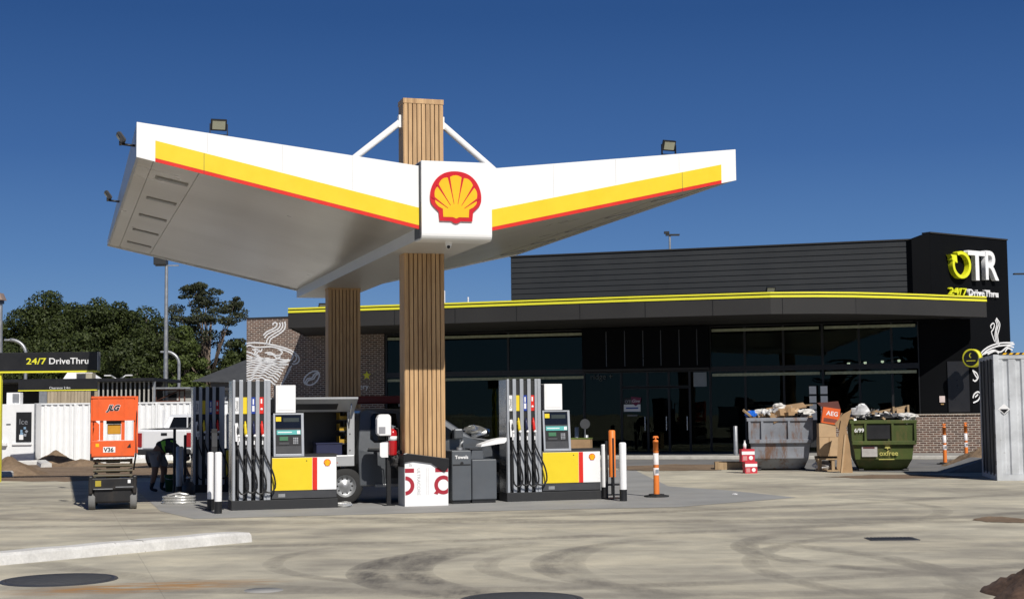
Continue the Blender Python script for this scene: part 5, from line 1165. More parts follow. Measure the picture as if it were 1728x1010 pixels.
# ================================================================== LEFT BACKGROUND
FA, FB = G(58, 781), G(372, 778)
FF = Frame(FA.x, FA.y, math.atan2(FB.y-FA.y, FB.x-FA.x)); FL = math.hypot(FB.x-FA.x, FB.y-FA.y)+3.5
fh = FF.on(200, 681)[1]
FW = paint('fence_white', (.84, .85, .85), .45, var=.03, dirt=.10, dirtc=(.6, .57, .5))
ft = thing('corrugated_fence', 'tall white corrugated steel fence behind the white ute', 'fence', FF.o, FF.yaw)
mb = MB(); prof = []; x = 0.0
while x < FL:
    prof += [(x, 0), (x+.11, 0), (x+.135, -.045), (x+.20, -.045), (x+.225, 0)]; x += .225
vs = [(a, b_, .06) for a, b_ in prof]+[(a, b_, fh) for a, b_ in prof]; n = len(prof)
mb.add(vs, [(i, i+1, n+i+1, n+i) for i in range(n-1)]); mb.build('sheeting', FW, ft, fix=False)
MB().box(0, FL, -.06, .03, fh+.001, fh+.05).build('top_rail', FW, ft); MB().box(0, FL, -.05, .03, .0, .058).build('plinth', CONC, ft)
for k in range(7):
    x = .02+k*FL/7; MB().box(x-.04, x+.04, -.075, -.047, .06, fh).build('post', FW, ft) if k else None
# ice kiosk wall
kz = FF.on(30, 690)[1]
KF = Frame(G(-70, 784).x, G(-70, 784).y, FF.yaw)
kx1 = KF.on(59, 740)[0]
kt = thing('kiosk_building', 'plain white kiosk wall with black ice poster at far left', 'building', KF.o, KF.yaw)
kw = MB().box(0, kx1, 0, .6, 0, KF.on(40, 681)[1]).build('wall', FW, kt)
MB().box(kx1-.02, kx1+.03, -.04, .0, 0, KF.on(40, 681)[1]).build('corner_trim', GREYM, kt)
x0, z1 = KF.on(28, 695); x1, z0 = KF.on(53, 745)
po_ = MB().box(x0, x1, -.03, -.002, z0, z1).build('ice_poster', BLACK, kt)
text('lettering', 'Ice', .27, paint('poster_grey', (.22, .23, .25), .6), po_, (x0+.10, -.034, z1-.42), ext=.002)
mb = MB(); random.seed(3)
for k in range(7):
    a, b_, s_ = x0+.12+random.random()*.3, z0+.22+random.random()*.3, random.uniform(.04, .07); mb.cur = k % 2; r_ = random.random()
    mb.prism([(a+s_*math.cos(r_+i*math.pi/2), b_+s_*math.sin(r_+i*math.pi/2)) for i in range(4)], -.036-.001*k, -.031)
mb.build('ice_cubes', [paint('ice_blue', (.2, .32, .45), .4), paint('ice_grey', (.3, .32, .36), .4)], po_)
MB().box(x0+.12, x0+.26, -.045, -.031, z0+.08, z0+.25).build('sticker', WHITE2, po_)
MB().box(x0-.12, x1+.02, -.06, -.002, z0-.10, z0-.04).build('poster_ledge', WHITE2, kt); MB().box(.3, x0-.3, -.14, -.0, z0-.12, z0-.02).build('wall_ledge', WHITE2, kt)
MB().box(x0-.35, x0-.2, -.02, 0, z0+.6, z0+.63).build('door_handle', BLACK, kt)
acx, acz = KF.on(10, 683); MBx = thing('air_conditioner', 'white box air conditioner on top of the kiosk wall at far left', 'air conditioner', KF.world(acx, .3, KF.on(40, 681)[1]), KF.yaw)
MB().box(-.1, .38, 0, .3, 0, .40).build('casing', WHITE, MBx, bevel=.015); MB().box(.12, .35, -.012, -.001, .04, .36).build('grille', GREYM, MBx)
# green edge post of the drive thru gantry
GA = Frame(D(0, 620, 38).x, 38, 0.02)
gt = thing('drive_thru_sign', 'long black board reading 24/7 DriveThru with a lime lower edge', 'sign', GA.o, GA.yaw)
x0, z1 = GA.on(-30, 595); x1, z0 = GA.on(164, 624.5)
bd = MB().box(x0, x1, 0, .22, z0, z1).build('board', BLACK, gt, bevel=.01); MB().box(x0, x1+.005, -.01, .23, z0-.045, z0-.001).build('lime_edge', LIME, gt)
MB().box(x1+.001, x1+.02, -.005, .225, z0, z1).build('end_cap', GREYM, gt)
h = (z1-z0)
tz = GA.on(60, 614)[1]; ls = .222
o = text('lettering', '24/7', ls, LIME, bd, (GA.on(44, 614)[0], -.004, tz), ext=.004, off=.003); o.scale.x = (GA.on(78, 614)[0]-GA.on(44, 614)[0])/(max(v.co.x for v in o.data.vertices))
o = text('lettering', 'DriveThru', ls, LINE, bd, (GA.on(82, 614)[0], -.004, tz), ext=.004, off=.003); o.scale.x = (GA.on(149.5, 614)[0]-GA.on(82, 614)[0])/(max(v.co.x for v in o.data.vertices))
MB().box(GA.on(-12, 600)[0], GA.on(1.5, 600)[0], .05, .18, 0, z0-.05).build('post', LIME, gt)
G2 = Frame(D(0, 620, 49).x, 49, .02)
t = thing('clearance_sign', 'small black board with lime lower edge behind the drive thru sign', 'sign', G2.o, G2.yaw)
x0, z1 = G2.on(31, 643); x1, z0 = G2.on(163, 656.5)
b2 = MB().box(x0, x1, 0, .12, z0, z1).build('board', BLACK, t); MB().box(x0, x1, -.01, .13, z0-.035, z0-.001).build('lime_edge', LIME, t)
text('lettering', 'Clearance 2.4m', .11, LINE, b2, (G2.on(83, 655)[0], -.004, G2.on(83, 656)[1]), ext=.001)
MB().box(x1-.2, x1-.1, .02, .1, 0, z0-.04).build('post', BLACK, t)
# timber screened store behind the fence
S3 = Frame(D(0, 620, 57).x, 57, -.02)
s3 = thing('screened_shed', 'low black roofed shed with timber slat screen behind the white fence', 'shed', S3.o, S3.yaw)
TMB = wood('weathered_timber', (.30, .24, .16), (.48, .40, .28)); SLT = paint('slat_white', (.42, .40, .36), .7, var=.1)
ztop = S3.on(100, 639)[1]; xa = S3.on(-20, 640)[0]; xb = S3.on(263, 640)[0]
MB().box(xa, xb, -.35, 4, ztop-.12, ztop).build('roof', BLACK, s3); MB().box(xa, xb-.05, 1.2, 1.25, 0, ztop-.13).build('rear_wall', paint('shed_dark', (.02, .018, .016), .8), s3)
x0 = S3.on(80, 665)[0]; x1 = S3.on(165, 665)[0]; z1 = S3.on(100, 659)[1]
mb = MB(); x = x0
while x < x1-.1: mb.box(x, x+.12, 0, .03, .1, z1); x += .13
mb.build('timber_boards', TMB, s3)
MB().box(S3.on(66, 665)[0], x0-.02, 0, .03, .1, z1).build('metal_panel', GREYM, s3)
mb = MB(); x = x1+.02
while x < xb-.08: mb.box(x, x+.055, -.05, -.01, .1, ztop-.13); x += .175
mb.build('slat_screen', SLT, s3)
mb = MB(); x = S3.on(85, 650)[0]
while x < x1: mb.box(x, x+.05, -.05, -.01, z1+.03, ztop-.13); x += .14
mb.build('slat_screen', TMB, s3)
MB().box(xb-.07, xb, -.08, .0, 0, ztop-.13).build('corner_post', GREYM, s3)
t = thing('roof_air_unit', 'beige rooftop air unit on the black shed roof', 'air conditioner', S3.world(S3.on(116, 640)[0], .9, ztop+.002), S3.yaw)
MB().box(0, .62, 0, .5, 0, .24).build('casing', paint('unit_beige', (.42, .38, .28), .6), t, bevel=.01); MB().box(.03, .38, -.01, -.001, .03, .21).build('grille', DGREY, t)
t = thing('shade_sail', 'white pointed tent roof under the drive thru sign', 'canopy', S3.world(S3.on(20, 640)[0], 6, 0), S3.yaw)
mb = MB(); zc = S3.on(35, 622)[1]+.3; mb.add([(0, 0, ztop+.1), (1.25, 0, ztop+.1), (1.25, 2, ztop+.1), (0, 2, ztop+.1), (.2, 1, zc+.2)], [(0, 1, 4), (1, 2, 4), (2, 3, 4), (3, 0, 4)]); mb.build('sail', WHITE2, t, fix=False); 
for a, b_ in ((0, 0), (1.25, 0), (0, 2), (1.25, 2)): MB().cyl((a, b_, 0), (a, b_, ztop+.1), .04, n=8).build('pole', GREYM, t)
# pale low building and frames right of the screen
S4 = Frame(D(262, 650, 62).x, 62, 0.03)
t = thing('low_building', 'low pale rendered building with flat grey roof edge behind the ute', 'building', S4.o, S4.yaw)
x1 = S4.on(392, 660)[0]; zt4 = S4.on(330, 659)[1]
MB().box(0, x1, 0, 4, 0, zt4).build('wall', paint('render_grey', (.42, .41, .39), .8, var=.08), t); MB().box(-.1, x1+.2, -.3, 4.2, zt4+.001, zt4+.12).build('roof', DGREY, t)
MB().box(0, .9, -.02, -.001, .8, zt4-.1).build('window', BLACK, t); MB().box(1.5, 3.0, -.02, -.001, 1.2, zt4-.2).build('window', GREYM, t)
t = thing('rusty_frame', 'rust brown steel frame rack standing between slat screen and rear pump', 'rack', (D(262, 660, 57.5).x, 57.5, 0), .05)
z_ = D(262, 656, 57.5).z; mb = MB()
for a in (0, .9, 1.1, 1.65): mb.box(a, a+.05, 0, .05, 0, z_)
mb.box(.05, .9, 0, .05, z_-.06, z_-.01); mb.box(.95, 1.1, 0, .05, z_-.08, z_-.03); mb.box(0.05, .9, 0, .05, z_-.5, z_-.45); mb.tube([(.06, .02, z_-.45), (.88, .02, z_-.08)], .025, 6); mb.build('frame', paint('rust_brown', (.10, .04, .025), .8, var=.2), t)
MB().box(-.1, 1.4, -.3, .6, z_+.001, z_+.06).build('top_sheet', GREYM, t)
# dark hip roofed house
t = thing('tiled_house', 'dark grey roofed house at the foot of the gum tree', 'house', (D(345, 640, 70).x, 70, 0), 0)
zr0 = D(350, 640, 70).z; zr1 = D(400, 628, 70).z
RT_ = paint('roof_charcoal', (.05, .052, .055), .7, var=.15)
MB().box(.3, 8, 0, 6, 0, zr0-.05).build('wall', paint('house_grey', (.25, .24, .23), .8), t)
mb = MB(); mb.add([(-.5, -.6, zr0-.1), (8.6, -.6, zr0-.35), (8.6, 6.6, zr0-.3), (-.5, 6.6, zr0), (2.2, 3, zr1+1.0), (6.2, 3, zr1+1.0)], [(0, 1, 5, 4), (1, 2, 5), (2, 3, 4, 5), (3, 0, 4), (0, 3, 2, 1)]); mb.build('roof', RT_, t)
MB().box(1.0, 1.8, -.02, -.002, 1, 2).build('window', GLS, t)

# ---------------- white ute seen from behind
c = G(275, 787); c = G(277, 789.5)
WU = thing('white_ute', 'white ute seen from behind parked against the white fence', 'ute', (c.x, c.y, 0), R(-13))  # nose to +y, tail at y=0
WP = paint('ute_white', (.78, .79, .80), .3, var=.02, coat=.4)
def tp2(mb, z0=1.12, k=.30):
    mb.v = [(x*(1-max(0, z-z0)*k), y, z) for x, y, z in mb.v]; return mb
MB().prism([(.0, .55), (.0, 1.18), (.03, 1.20), (1.62, 1.22), (1.62, .55)], -.90, .90, 'x').build('tub', WP, WU, bevel=.03)
MB().box(-.84, .84, .06, 1.6, 1.221, 1.235).build('tonneau_cover', BLACKM, WU)
tp2(MB().prism([(1.64, .40), (1.64, 1.22), (1.85, 1.60), (2.05, 1.67), (3.1, 1.66), (3.75, 1.20), (5.0, 1.08), (5.12, .9), (5.12, .42)], -.90, .90, 'x')).build('cab', WP, WU, bevel=.03)
rw = tp2(MB().hexa([(-.66, 1.655, 1.25), (.66, 1.655, 1.25), (.66, 1.70, 1.25), (-.66, 1.70, 1.25)], [(-.66, 1.835, 1.58), (.66, 1.835, 1.58), (.66, 1.87, 1.58), (-.66, 1.87, 1.58)])); rw.v = [(x, y-.018, z) for x, y, z in rw.v]; rw.build('rear_window', GLS, WU)
MB().box(-.015, .015, 1.62, 1.66, 1.24, 1.72).build('rack_post', WP, WU); MB().box(-.86, -.80, 1.60, 1.66, 1.23, 1.82).build('rack_post', WP, WU); MB().box(.80, .86, 1.60, 1.66, 1.23, 1.82).build('rack_post', WP, WU)
tg = MB().box(-.72, .72, -.02, -.001, .62, 1.15).build('tailgate', WP, WU, bevel=.01); MB().box(-.10, .10, -.035, -.021, 1.02, 1.10).build('handle', BLACK, tg); text('lettering', 'XLT', .07, DGREY, tg, (-.62, -.022, 1.0), ext=.001) if False else None
for sx in (-1, 1): MB().box(sx*.905, sx*.76, -.03, .06, .66, 1.10).build('tail_light', paint('tail_red', (.30, .01, .012), .25, coat=.5), WU, bevel=.01)
MB().box(-.88, .88, -.12, .05, .42, .60).build('rear_bumper', BLACKM, WU, bevel=.04); MB().box(-.22, .22, -.135, -.12, .44, .54).build('number_plate', WHITE2, WU)
for sx in (-1, 1):
    for y in (.85, 4.1):
        mb = MB(); mb.lathe([(.12, -.12), (.35, -.12), (.385, -.08), (.385, .08), (.35, .12), (.12, .12)], n=24); mb.v = [(k+sx*.78, a+y, b_+.385) for a, b_, k in mb.v]; w_ = mb.build('wheel', RUBBER, WU); MB().cyl((sx*.905, y, .385), (sx*.8, y, .385), .20).build('rim', GREYM, w_)

# ================================================================== TREES
def leafmat(name, c1, c2):
    m, nt, nn, L, b = newmat(name); g = nn.new('ShaderNodeNewGeometry')
    n1 = noise(nt, coords(nt), .5, 3); k = math_(nt, 'ADD', math_(nt, 'MULTIPLY', g.outputs['Random Per Island'], .6), math_(nt, 'MULTIPLY', n1, .5))
    L.new(ramp(nt, k, [(.25, c1), (.8, c2)]), b.inputs[0]); b.inputs['Roughness'].default_value = .6; b.inputs['Specular IOR Level'].default_value = .25
    return m
LF1 = leafmat('dense_leaf', (.016, .024, .006), (.050, .066, .016)); LF2 = leafmat('gum_leaf', (.016, .020, .010), (.050, .058, .026)); LF3 = leafmat('bright_leaf', (.028, .040, .009), (.075, .10, .022))
BARK = paint('bark', (.16, .12, .09), .9, var=.3, scale=4)
def tree(label, px, pyt, hwpx, Y, kind='dense', seed=1, hb=.9, group='trees behind the fence', lm=LF1, ntw=1.0):
    rnd = np.random.RandomState(seed); b0 = D(px, 700, Y); top = D(px, pyt, Y).z; hw = hwpx*Y/F_PX
    t = thing('tree' if kind == 'dense' else 'gum_tree', label, 'tree', (b0.x, Y, 0), 0, group)
    cz0 = hb; H_ = top-cz0; cl = []
    if kind == 'dense':
        n = int(62*ntw)
        for i in range(n):
            u = rnd.normal(size=3); u /= np.linalg.norm(u); rr = rnd.uniform(.35, .92)
            x, y, z = u*rr; r = rnd.uniform(.38, .95)*min(1.2, hw*.42)
            zz = cz0+H_*(.5+.5*z); cl.append((x*(hw-r*.4), y*(hw-r*.4), min(zz, top-r*.8), r, r*.78))
    else:
        for i in range(int(40*ntw)):
            a = rnd.uniform(0, 2*np.pi); h = rnd.uniform(.02, .97)**.8; rad = hw*(.35+.62*np.sin(np.pi*min(1, h*.72+.22)))*rnd.uniform(.35, 1)
            r = rnd.uniform(.28, .72)*(1.5-.75*h); cl.append((math.cos(a)*rad, math.sin(a)*rad*.8, cz0+H_*h-r*.3, r, r*.5))
    tr = MB(); th = cz0+H_*.35; r0 = .16+.03*hw
    tr.tube([(0, 0, 0), (.05*hw, 0, th*.5), (-.03*hw, .02, th), (.04*hw, 0, cz0+H_*.7)], [r0, r0*.8, r0*.6, r0*.25], 8)
    for c_ in cl[::(3 if kind == 'dense' else 4)]:
        s0 = (0.02*hw, 0, cz0+(c_[2]-cz0)*.35); tr.tube([s0, ((s0[0]+c_[0])*.55, c_[1]*.5, s0[2]+(c_[2]-s0[2])*.62), (c_[0], c_[1], c_[2]-.05)], [r0*.3, r0*.16, .015], 5)
    tr.build('trunk', BARK, t)
    V = []; per = 560 if kind == 'dense' else 330; ls = .088 if kind == 'dense' else .07
    for (cx_, cy_, cz_, rh, rv) in cl:
        k = int(per*(rh/.9)**1.3)+60
        u = rnd.normal(size=(k, 3)); u /= np.linalg.norm(u, axis=1)[:, None]; rr = rnd.uniform(.55, 1.08, size=(k, 1))**.7
        P = np.array([cx_, cy_, cz_])+u*rr*np.array([rh, rh, rv])
        nrm = u+rnd.normal(size=(k, 3))*.55; nrm /= np.linalg.norm(nrm, axis=1)[:, None]
        a = np.cross(nrm, rnd.normal(size=(k, 3))); a /= np.linalg.norm(a, axis=1)[:, None]; b_ = np.cross(nrm, a)
        s_ = rnd.uniform(.6, 1.3, size=(k, 1))*ls
        V.append(np.stack([P-a*s_, P-b_*s_*.6, P+a*s_, P+b_*s_*.6], 1).reshape(-1, 3))
    V = np.concatenate(V); nf = len(V)//4; me = bpy.data.meshes.new('crown'); me.vertices.add(len(V)); me.vertices.foreach_set('co', V.ravel().astype(np.float32))
    me.loops.add(nf*4); me.loops.foreach_set('vertex_index', np.arange(nf*4, dtype=np.int32)); me.polygons.add(nf); me.polygons.foreach_set('loop_start', np.arange(0, nf*4, 4, dtype=np.int32)); me.polygons.foreach_set('loop_total', np.full(nf, 4, dtype=np.int32))
    me.update(calc_edges=True); me.materials.append(lm); o = bpy.data.objects.new('crown', me); COL.objects.link(o); o.parent = t; return t
tree('broad dark tree at the left edge, lower than its neighbour', 12, 512, 62, 92, seed=1, ntw=1.2)
tree('tallest round dark tree above the drive thru sign', 92, 487, 80, 92, seed=2, ntw=1.7)
tree('dark round tree just left of the tall galvanised pole', 178, 492, 70, 94, seed=3, ntw=1.5)
tree('lower dark tree directly behind the tall galvanised pole', 246, 514, 58, 93, seed=4, ntw=1.2)
tree('brighter green bushy tree between tall pole and gum tree', 312, 548, 42, 80, seed=5, lm=LF3)
tree('low dark tree behind the slatted screen, under the tallest trees', 130, 560, 75, 84, seed=6, ntw=1.3, hb=.4)
tree('low olive tree behind the slatted screen beside the curved lamp', 225, 570, 60, 82, seed=7, ntw=1.2, hb=.4)
tree('low dark tree above the tent roof at far left', 40, 565, 60, 84, seed=8, ntw=1.2, hb=.4)
tree('open gum tree with spreading tufts under the canopy corner', 352, 470, 84, 86, 'gum', seed=9, hb=1.2, lm=LF2, ntw=3.2)
tree('dense dark bush right of the gum tree trunk against the brick wall', 405, 560, 42, 84, seed=10, hb=.6)
tree('dark understorey tree directly beneath the gum tree', 335, 570, 48, 90, seed=12, hb=.5)
tree('dark tree filling the gap between the two tallest round trees', 137, 502, 66, 99, seed=14, ntw=1.2)
tree('dark tree standing behind the tall galvanised pole, farther back', 216, 506, 62, 99, seed=15, ntw=1.2)
tree('dark tree between tall pole and gum tree, standing behind both', 285, 535, 60, 98, seed=16, ntw=1.2)
# ================================================================== SKIPS AND RUBBISH
def rusty(name, base, rust, amt):
    m, nt, nn, L, b = newmat(name); v = coords(nt); n1 = noise(nt, coords(nt, (1, 1, .3)), 3.5, 8, .7); n2 = noise(nt, v, 1.6, 4); n3 = noise(nt, v, 14, 5, .7)
    c = ramp(nt, n2, [(.3, tuple(x*.75 for x in base)), (.7, tuple(min(1, x*1.25) for x in base))])
    c = mixc(nt, ramp(nt, n1, [(amt, (0, 0, 0)), (amt+.12, (.9, .9, .9))]), c, rust); c = mixc(nt, ramp(nt, n3, [(.62, (0, 0, 0)), (.72, (.5, .5, .5))]), c, (.08, .06, .05))
    L.new(c, b.inputs[0]); b.inputs['Roughness'].default_value = .6; b.inputs['Metallic'].default_value = .1; bump(nt, n3, .3, .01, b); return m
RG = rusty('rusty_grey_steel', (.23, .245, .275), (.17, .085, .045), .50); GS = rusty('green_skip_steel', (.066, .092, .018), (.12, .10, .03), .50)
RD = rusty('skip_underside', (.05, .045, .04), (.08, .05, .03), .5)
def skip(label, pxl, pxr, pyt, pyb, mat, w_=None, dep=1.75):
    a, b_ = G(pxl, pyb), G(pxr, pyb); yaw = R(-9)
    t = thing('skip_bin', label, 'skip bin', (a.x, a.y, 0), yaw, 'skip bins outside the shop'); W_ = (b_.x-a.x)/math.cos(yaw)
    H_ = D((pxl+pxr)/2, pyt, a.y).z
    z1, z2 = H_*.57, H_*.24
    tp_ = .05
    def sec(z, ix, iy): return [(ix, iy, z), (W_-ix, iy, z), (W_-ix, dep-iy, z), (ix, dep-iy, z)]
    mb = MB(); lv = [sec(.04, .22, .38), sec(z2, .10, .06), sec(z1, .045, .02), sec(H_, 0, 0), sec(H_, .05, .05), sec(z1, .09, .07), sec(.10, .26, .42)]
    vs = [p for l in lv for p in l]; fs = [(3, 2, 1, 0)]
    for k in range(6): fs += [(k*4+j, k*4+(j+1) % 4, (k+1)*4+(j+1) % 4, (k+1)*4+j) for j in range(4)]
    fs.append((24, 25, 26, 27)); mb.add(vs, fs); body = mb.build('body', mat, t)
    # rims and ribs
    MB().box(-.03, W_+.03, -.045, .05, H_-.06, H_+.03).build('top_rim', mat, t, bevel=.008); MB().box(-.03, W_+.03, dep-.05, dep+.045, H_-.06, H_+.03).build('top_rim', mat, t); MB().box(-.045, .05, .051, dep-.051, H_-.06, H_+.03).build('top_rim', mat, t); MB().box(W_-.05, W_+.045, .051, dep-.051, H_-.06, H_+.03).build('top_rim', mat, t)
    MB().box(.02, W_-.02, -.06, .03, z1-.05, z1+.05).build('waist_rail', mat, t, bevel=.008); MB().box(W_-.05, W_+.02, .031, dep-.03, z1-.05, z1+.05).build('waist_rail', mat, t)
    for f_ in (.0, .20, .62, .97): MB().box(W_*f_+.01, W_*f_+.07, -.055, .02, z1+.051, H_-.061).build('rib', mat, t)
    for y in (.4, 1.2): MB().box(W_-.03, W_+.035, y, y+.06, z1+.051, H_-.061).build('rib', mat, t)
    for f_ in (.12, .82): MB().cyl((W_*f_, .30, .02), (W_*f_+.12, .30, .02), .05, n=10).build('roller', BLACK, t)
    return t, W_, H_, dep, z1, z2
s1, W1, H1, d1, za, zb_ = skip('rust streaked grey metal skip heaped with rubbish, left one', 1264, 1374, 706, 794, RG)
s2, W2_, H2, d2, zc_, zd_ = skip('dark green metal skip heaped with rubbish, right one', 1438, 1550, 710, 795, GS)
MB().box(W2_*.24, W2_*.60, -.06, -.053, zc_+.10, H2-.10).build('black_panel', BLACK, s2); text('lettering', '6/99', .14, WHITE2, s2, (.08, -.052, H2-.28), ext=.002, off=.003)
nt_ = MB().box(W2_*.16, W2_*.40, -.0, .02, zc_-.36, zc_-.09).build('notice', paint('notice_faded', (.42, .40, .38), .7, var=.15, scale=9), s2); MB().box(W2_*.18, W2_*.36, -.004, .0, zc_-.15, zc_-.10).build('notice_heading', paint('red_heading', (.10, .03, .03), .6), nt_)
text('lettering', 'oxfree', .18, paint('faded_yellow', (.50, .46, .12), .6), s2, (W2_*.43, -.0, zc_-.33), ext=.004, off=.003); 
mb = MB(); mb.prism([(W2_*.56+.09*math.cos(k*math.pi/6)*(1 if k % 2 else .5), zc_-.10+.08*math.sin(k*math.pi/6)*(1 if k % 2 else .6)) for k in range(12)], -.002, .02); mb.build('leaf_mark', MATS['faded_yellow'], s2); MB().box(W2_*.42, W2_*.66, .0, .03, zc_-.44, zc_-.42).build('text_line', MATS['faded_yellow'], s2)
def frame_of(t): return Frame(t.location.x, t.location.y, t.rotation_euler.z)
F1, F2 = frame_of(s1), frame_of(s2)
TRASH = [paint('dusty_white', (.62, .60, .56), .7, var=.25, scale=9), paint('dirty_plastic', (.55, .55, .55), .35, var=.2), CARD, CARD2, paint('black_bag', (.012, .012, .012), .25), paint('grey_board', (.25, .25, .26), .7), wood('scrap_timber', (.26, .17, .09), (.42, .30, .17))]
def rubbish(name, label, F, W_, H_, dep, n, seed, wts):
    rnd = random.Random(seed); mb = MB()
    for i in range(n):
        x, y = rnd.uniform(.12, W_-.15), rnd.uniform(.1, dep-.15); hump = 1-abs(2*x/W_-1)**2*.6
        z = H_-.06+rnd.uniform(0, .26)*hump; mb.cur = rnd.choices(range(len(TRASH)), wts)[0]
        a = rnd.uniform(.05, .26); b_ = rnd.uniform(.04, .15); c_ = rnd.uniform(.01, .09)
        if mb.cur == 6: a, b_, c_ = rnd.uniform(.3, .5), .04, .025
        M = Matrix.Translation((x, y, z)) @ Matrix.Rotation(rnd.uniform(0, 3.14), 4, 'Z') @ Matrix.Rotation(rnd.gauss(0, .4), 4, 'X') @ Matrix.Rotation(rnd.gauss(0, .35), 4, 'Y')
        if mb.cur in (0, 1, 4) or rnd.random() < .3:
            q = 6; vs = []
            for iu in range(q+1):
                for iv in range(q+1):
                    vs.append(M @ Vector(((iu/q-.5)*2*a*.7, (iv/q-.5)*2*b_, rnd.uniform(-.05, .06))))
            mb.add(vs, [(k*(q+1)+l, k*(q+1)+l+1, (k+1)*(q+1)+l+1, (k+1)*(q+1)+l) for k in range(q) for l in range(q)])
        else:
            k0 = len(mb.v); mb.box(-a, a, -b_, b_, -c_, c_); mb.v[k0:] = [tuple(M @ Vector(v)) for v in mb.v[k0:]]
    o = mb.build(name, TRASH); o.location = F.o; o.rotation_euler = (0, 0, F.yaw); return tag(o, label, 'rubbish', kind='stuff')
rubbish('rubbish_heap', 'mixed cardboard, plastic and paper rubbish filling the grey skip', F1, W1, H1, d1, 200, 3, (4, 3, 5, 3, 1, 1, 1))
rubbish('rubbish_heap', 'mixed plastic, black film and board rubbish filling the green skip', F2, W2_, H2, d2, 210, 5, (4, 4, 1, 1, 5, 2, 1))
def at_z(px, py, F, y): x, z = F.on(px, py, y); return F.world(x, y, z)
p = at_z(1268, 700, F1, .3); crumple('blue_bag', 'bright blue plastic bag on the left corner of the grey skip', 'bag', p-Vector((0, 0, .1)), .16, .12, .11, paint('bag_blue', (.01, .13, .6), .35), 21)
p = at_z(1285, 697, F1, .4); crumple('white_bag', 'white plastic bag beside the blue bag on the grey skip', 'bag', p-Vector((0, 0, .1)), .22, .15, .11, TRASH[0], 22)
p = at_z(1315, 686, F1, .9); crumple('white_bag', 'scrunched white bag at the top middle of the grey skip rubbish', 'bag', p-Vector((0, 0, .1)), .18, .14, .10, TRASH[0], 24)
p = at_z(1360, 697, F1, .25); crumple('foam_piece', 'white polystyrene lump at the right front of the grey skip', 'packaging', p-Vector((0, 0, .08)), .24, .14, .10, TRASH[0], 23)
p = at_z(1290, 698, F1, .6); o = MB().add([(-.0, 0, 0), (1.15, .05, .10), (1.1, .5, .16), (.1, .6, .05), (0, 0, .02), (1.15, .05, .12), (1.1, .5, .18), (.1, .6, .07)], [(0, 3, 2, 1), (4, 5, 6, 7), (0, 1, 5, 4), (1, 2, 6, 5), (2, 3, 7, 6), (3, 0, 4, 7)]).build('cardboard_sheet', CARD); o.location = p; o.rotation_euler = (R(8), R(-3), -.1); tag(o, 'large brown cardboard sheet lying across the grey skip', 'cardboard')
p = at_z(1325, 686, F1, 1.0); o = MB().box(0, .75, 0, .05, 0, .04).build('timber_batten', TRASH[6]); o.location = p; o.rotation_euler = (0, R(-2), -.1); tag(o, 'pale timber batten on top of the grey skip rubbish', 'timber')
# pallet like timber on the green skip
p = at_z(1466, 702, F2, .9); t = thing('timber_plank', 'long brown timber plank sloping up over the green skip', 'timber', p, -.1); t.rotation_euler = (0, R(-11), -.1)
MB().box(0, 1.06, 0, .12, 0, .085).build('plank', TRASH[6], t)
p = at_z(1507, 702, F2, .8); t = thing('timber_offcut', 'small upright timber frame under the raised plank on the green skip', 'timber', p-Vector((0, 0, .06)), -.1)
MB().box(0, .05, 0, .1, 0, .32).build('upright', TRASH[6], t); MB().box(.38, .43, 0, .1, 0, .36).build('upright', TRASH[6], t); MB().box(.051, .379, .02, .08, .03, .12).build('rail', TRASH[6], t); MB().box(.1, .3, -.02, .015, .06, .26).build('sheet', CARD2, t)
p = at_z(1453, 693, F2, .4); crumple('clear_plastic', 'big scrunch of clear plastic wrap at the left of the green skip', 'plastic', p-Vector((0, 0, .2)), .24, .2, .19, TRASH[1], 31)
p = at_z(1530, 700, F2, .3); crumple('clear_plastic', 'flat white plastic sheet drooping over the right front rim of the green skip', 'plastic', p-Vector((0, 0, .12)), .32, .16, .09, TRASH[0], 33)
p = at_z(1487, 704, F2, .2); crumple('black_plastic', 'black plastic film spilling over the front rim of the green skip', 'plastic', p-Vector((0, 0, .1)), .45, .14, .09, TRASH[4], 35)
# boxes between the skips
g0 = G(1384, 794)
t = thing('cardboard_box', 'upper of two plain brown boxes stacked between the skips', 'box', (G(1384, 795).x, G(1384, 795).y, .90), -.05, 'brown boxes between the skips')
MB().box(0, .44, 0, .4, 0, .35).build('carton', CARD2, t); MB().prism([(.44, .35), (.46, .35), (.62, .62), (.60, .63)], 0, .4).build('open_flap', CARD, t); MB().prism([(0, .351), (.44, .351), (.40, .355), (.0, .36)], .0, .38).build('top_flap', CARD2, t)
t = thing('cardboard_box', 'lower of two plain brown boxes stacked between the skips', 'box', (G(1384, 795).x, G(1384, 795).y, .40), -.03, 'brown boxes between the skips')
MB().box(0, .52, -.02, .42, 0, .495).build('carton', CARD2, t); MB().box(.24, .27, -.022, -.0201, 0, .495).build('tape', CARD, t)
t = thing('timber_crate', 'dark low pallet under the stacked brown boxes between the skips', 'pallet', (G(1384, 795).x-.05, G(1384, 795).y, 0), -.03)
for z in (0, .3): MB().box(0, .8, .0, .5, z, z+.04).build('deck', TRASH[6], t)
for x in (.02, .36, .70): MB().box(x, x+.08, .02, .48, .041, .299).build('block', TRASH[6], t)
MB().box(0, .8, .51, .53, .34, .395).build('deck', TRASH[6], t)
t = thing('flattened_carton', 'tall opened carton leaning on the green skip, showing its inner folds', 'cardboard', (G(1412, 797).x, G(1412, 797).y, 0), -.15)
mb = MB(); mb.prism([(.0, .12), (.10, .0), (.40, .0), (.34, .75), (.22, 1.35), (.15, 1.38), (.06, .9)], -.04, -.02); mb.build('panel', CARD, t)
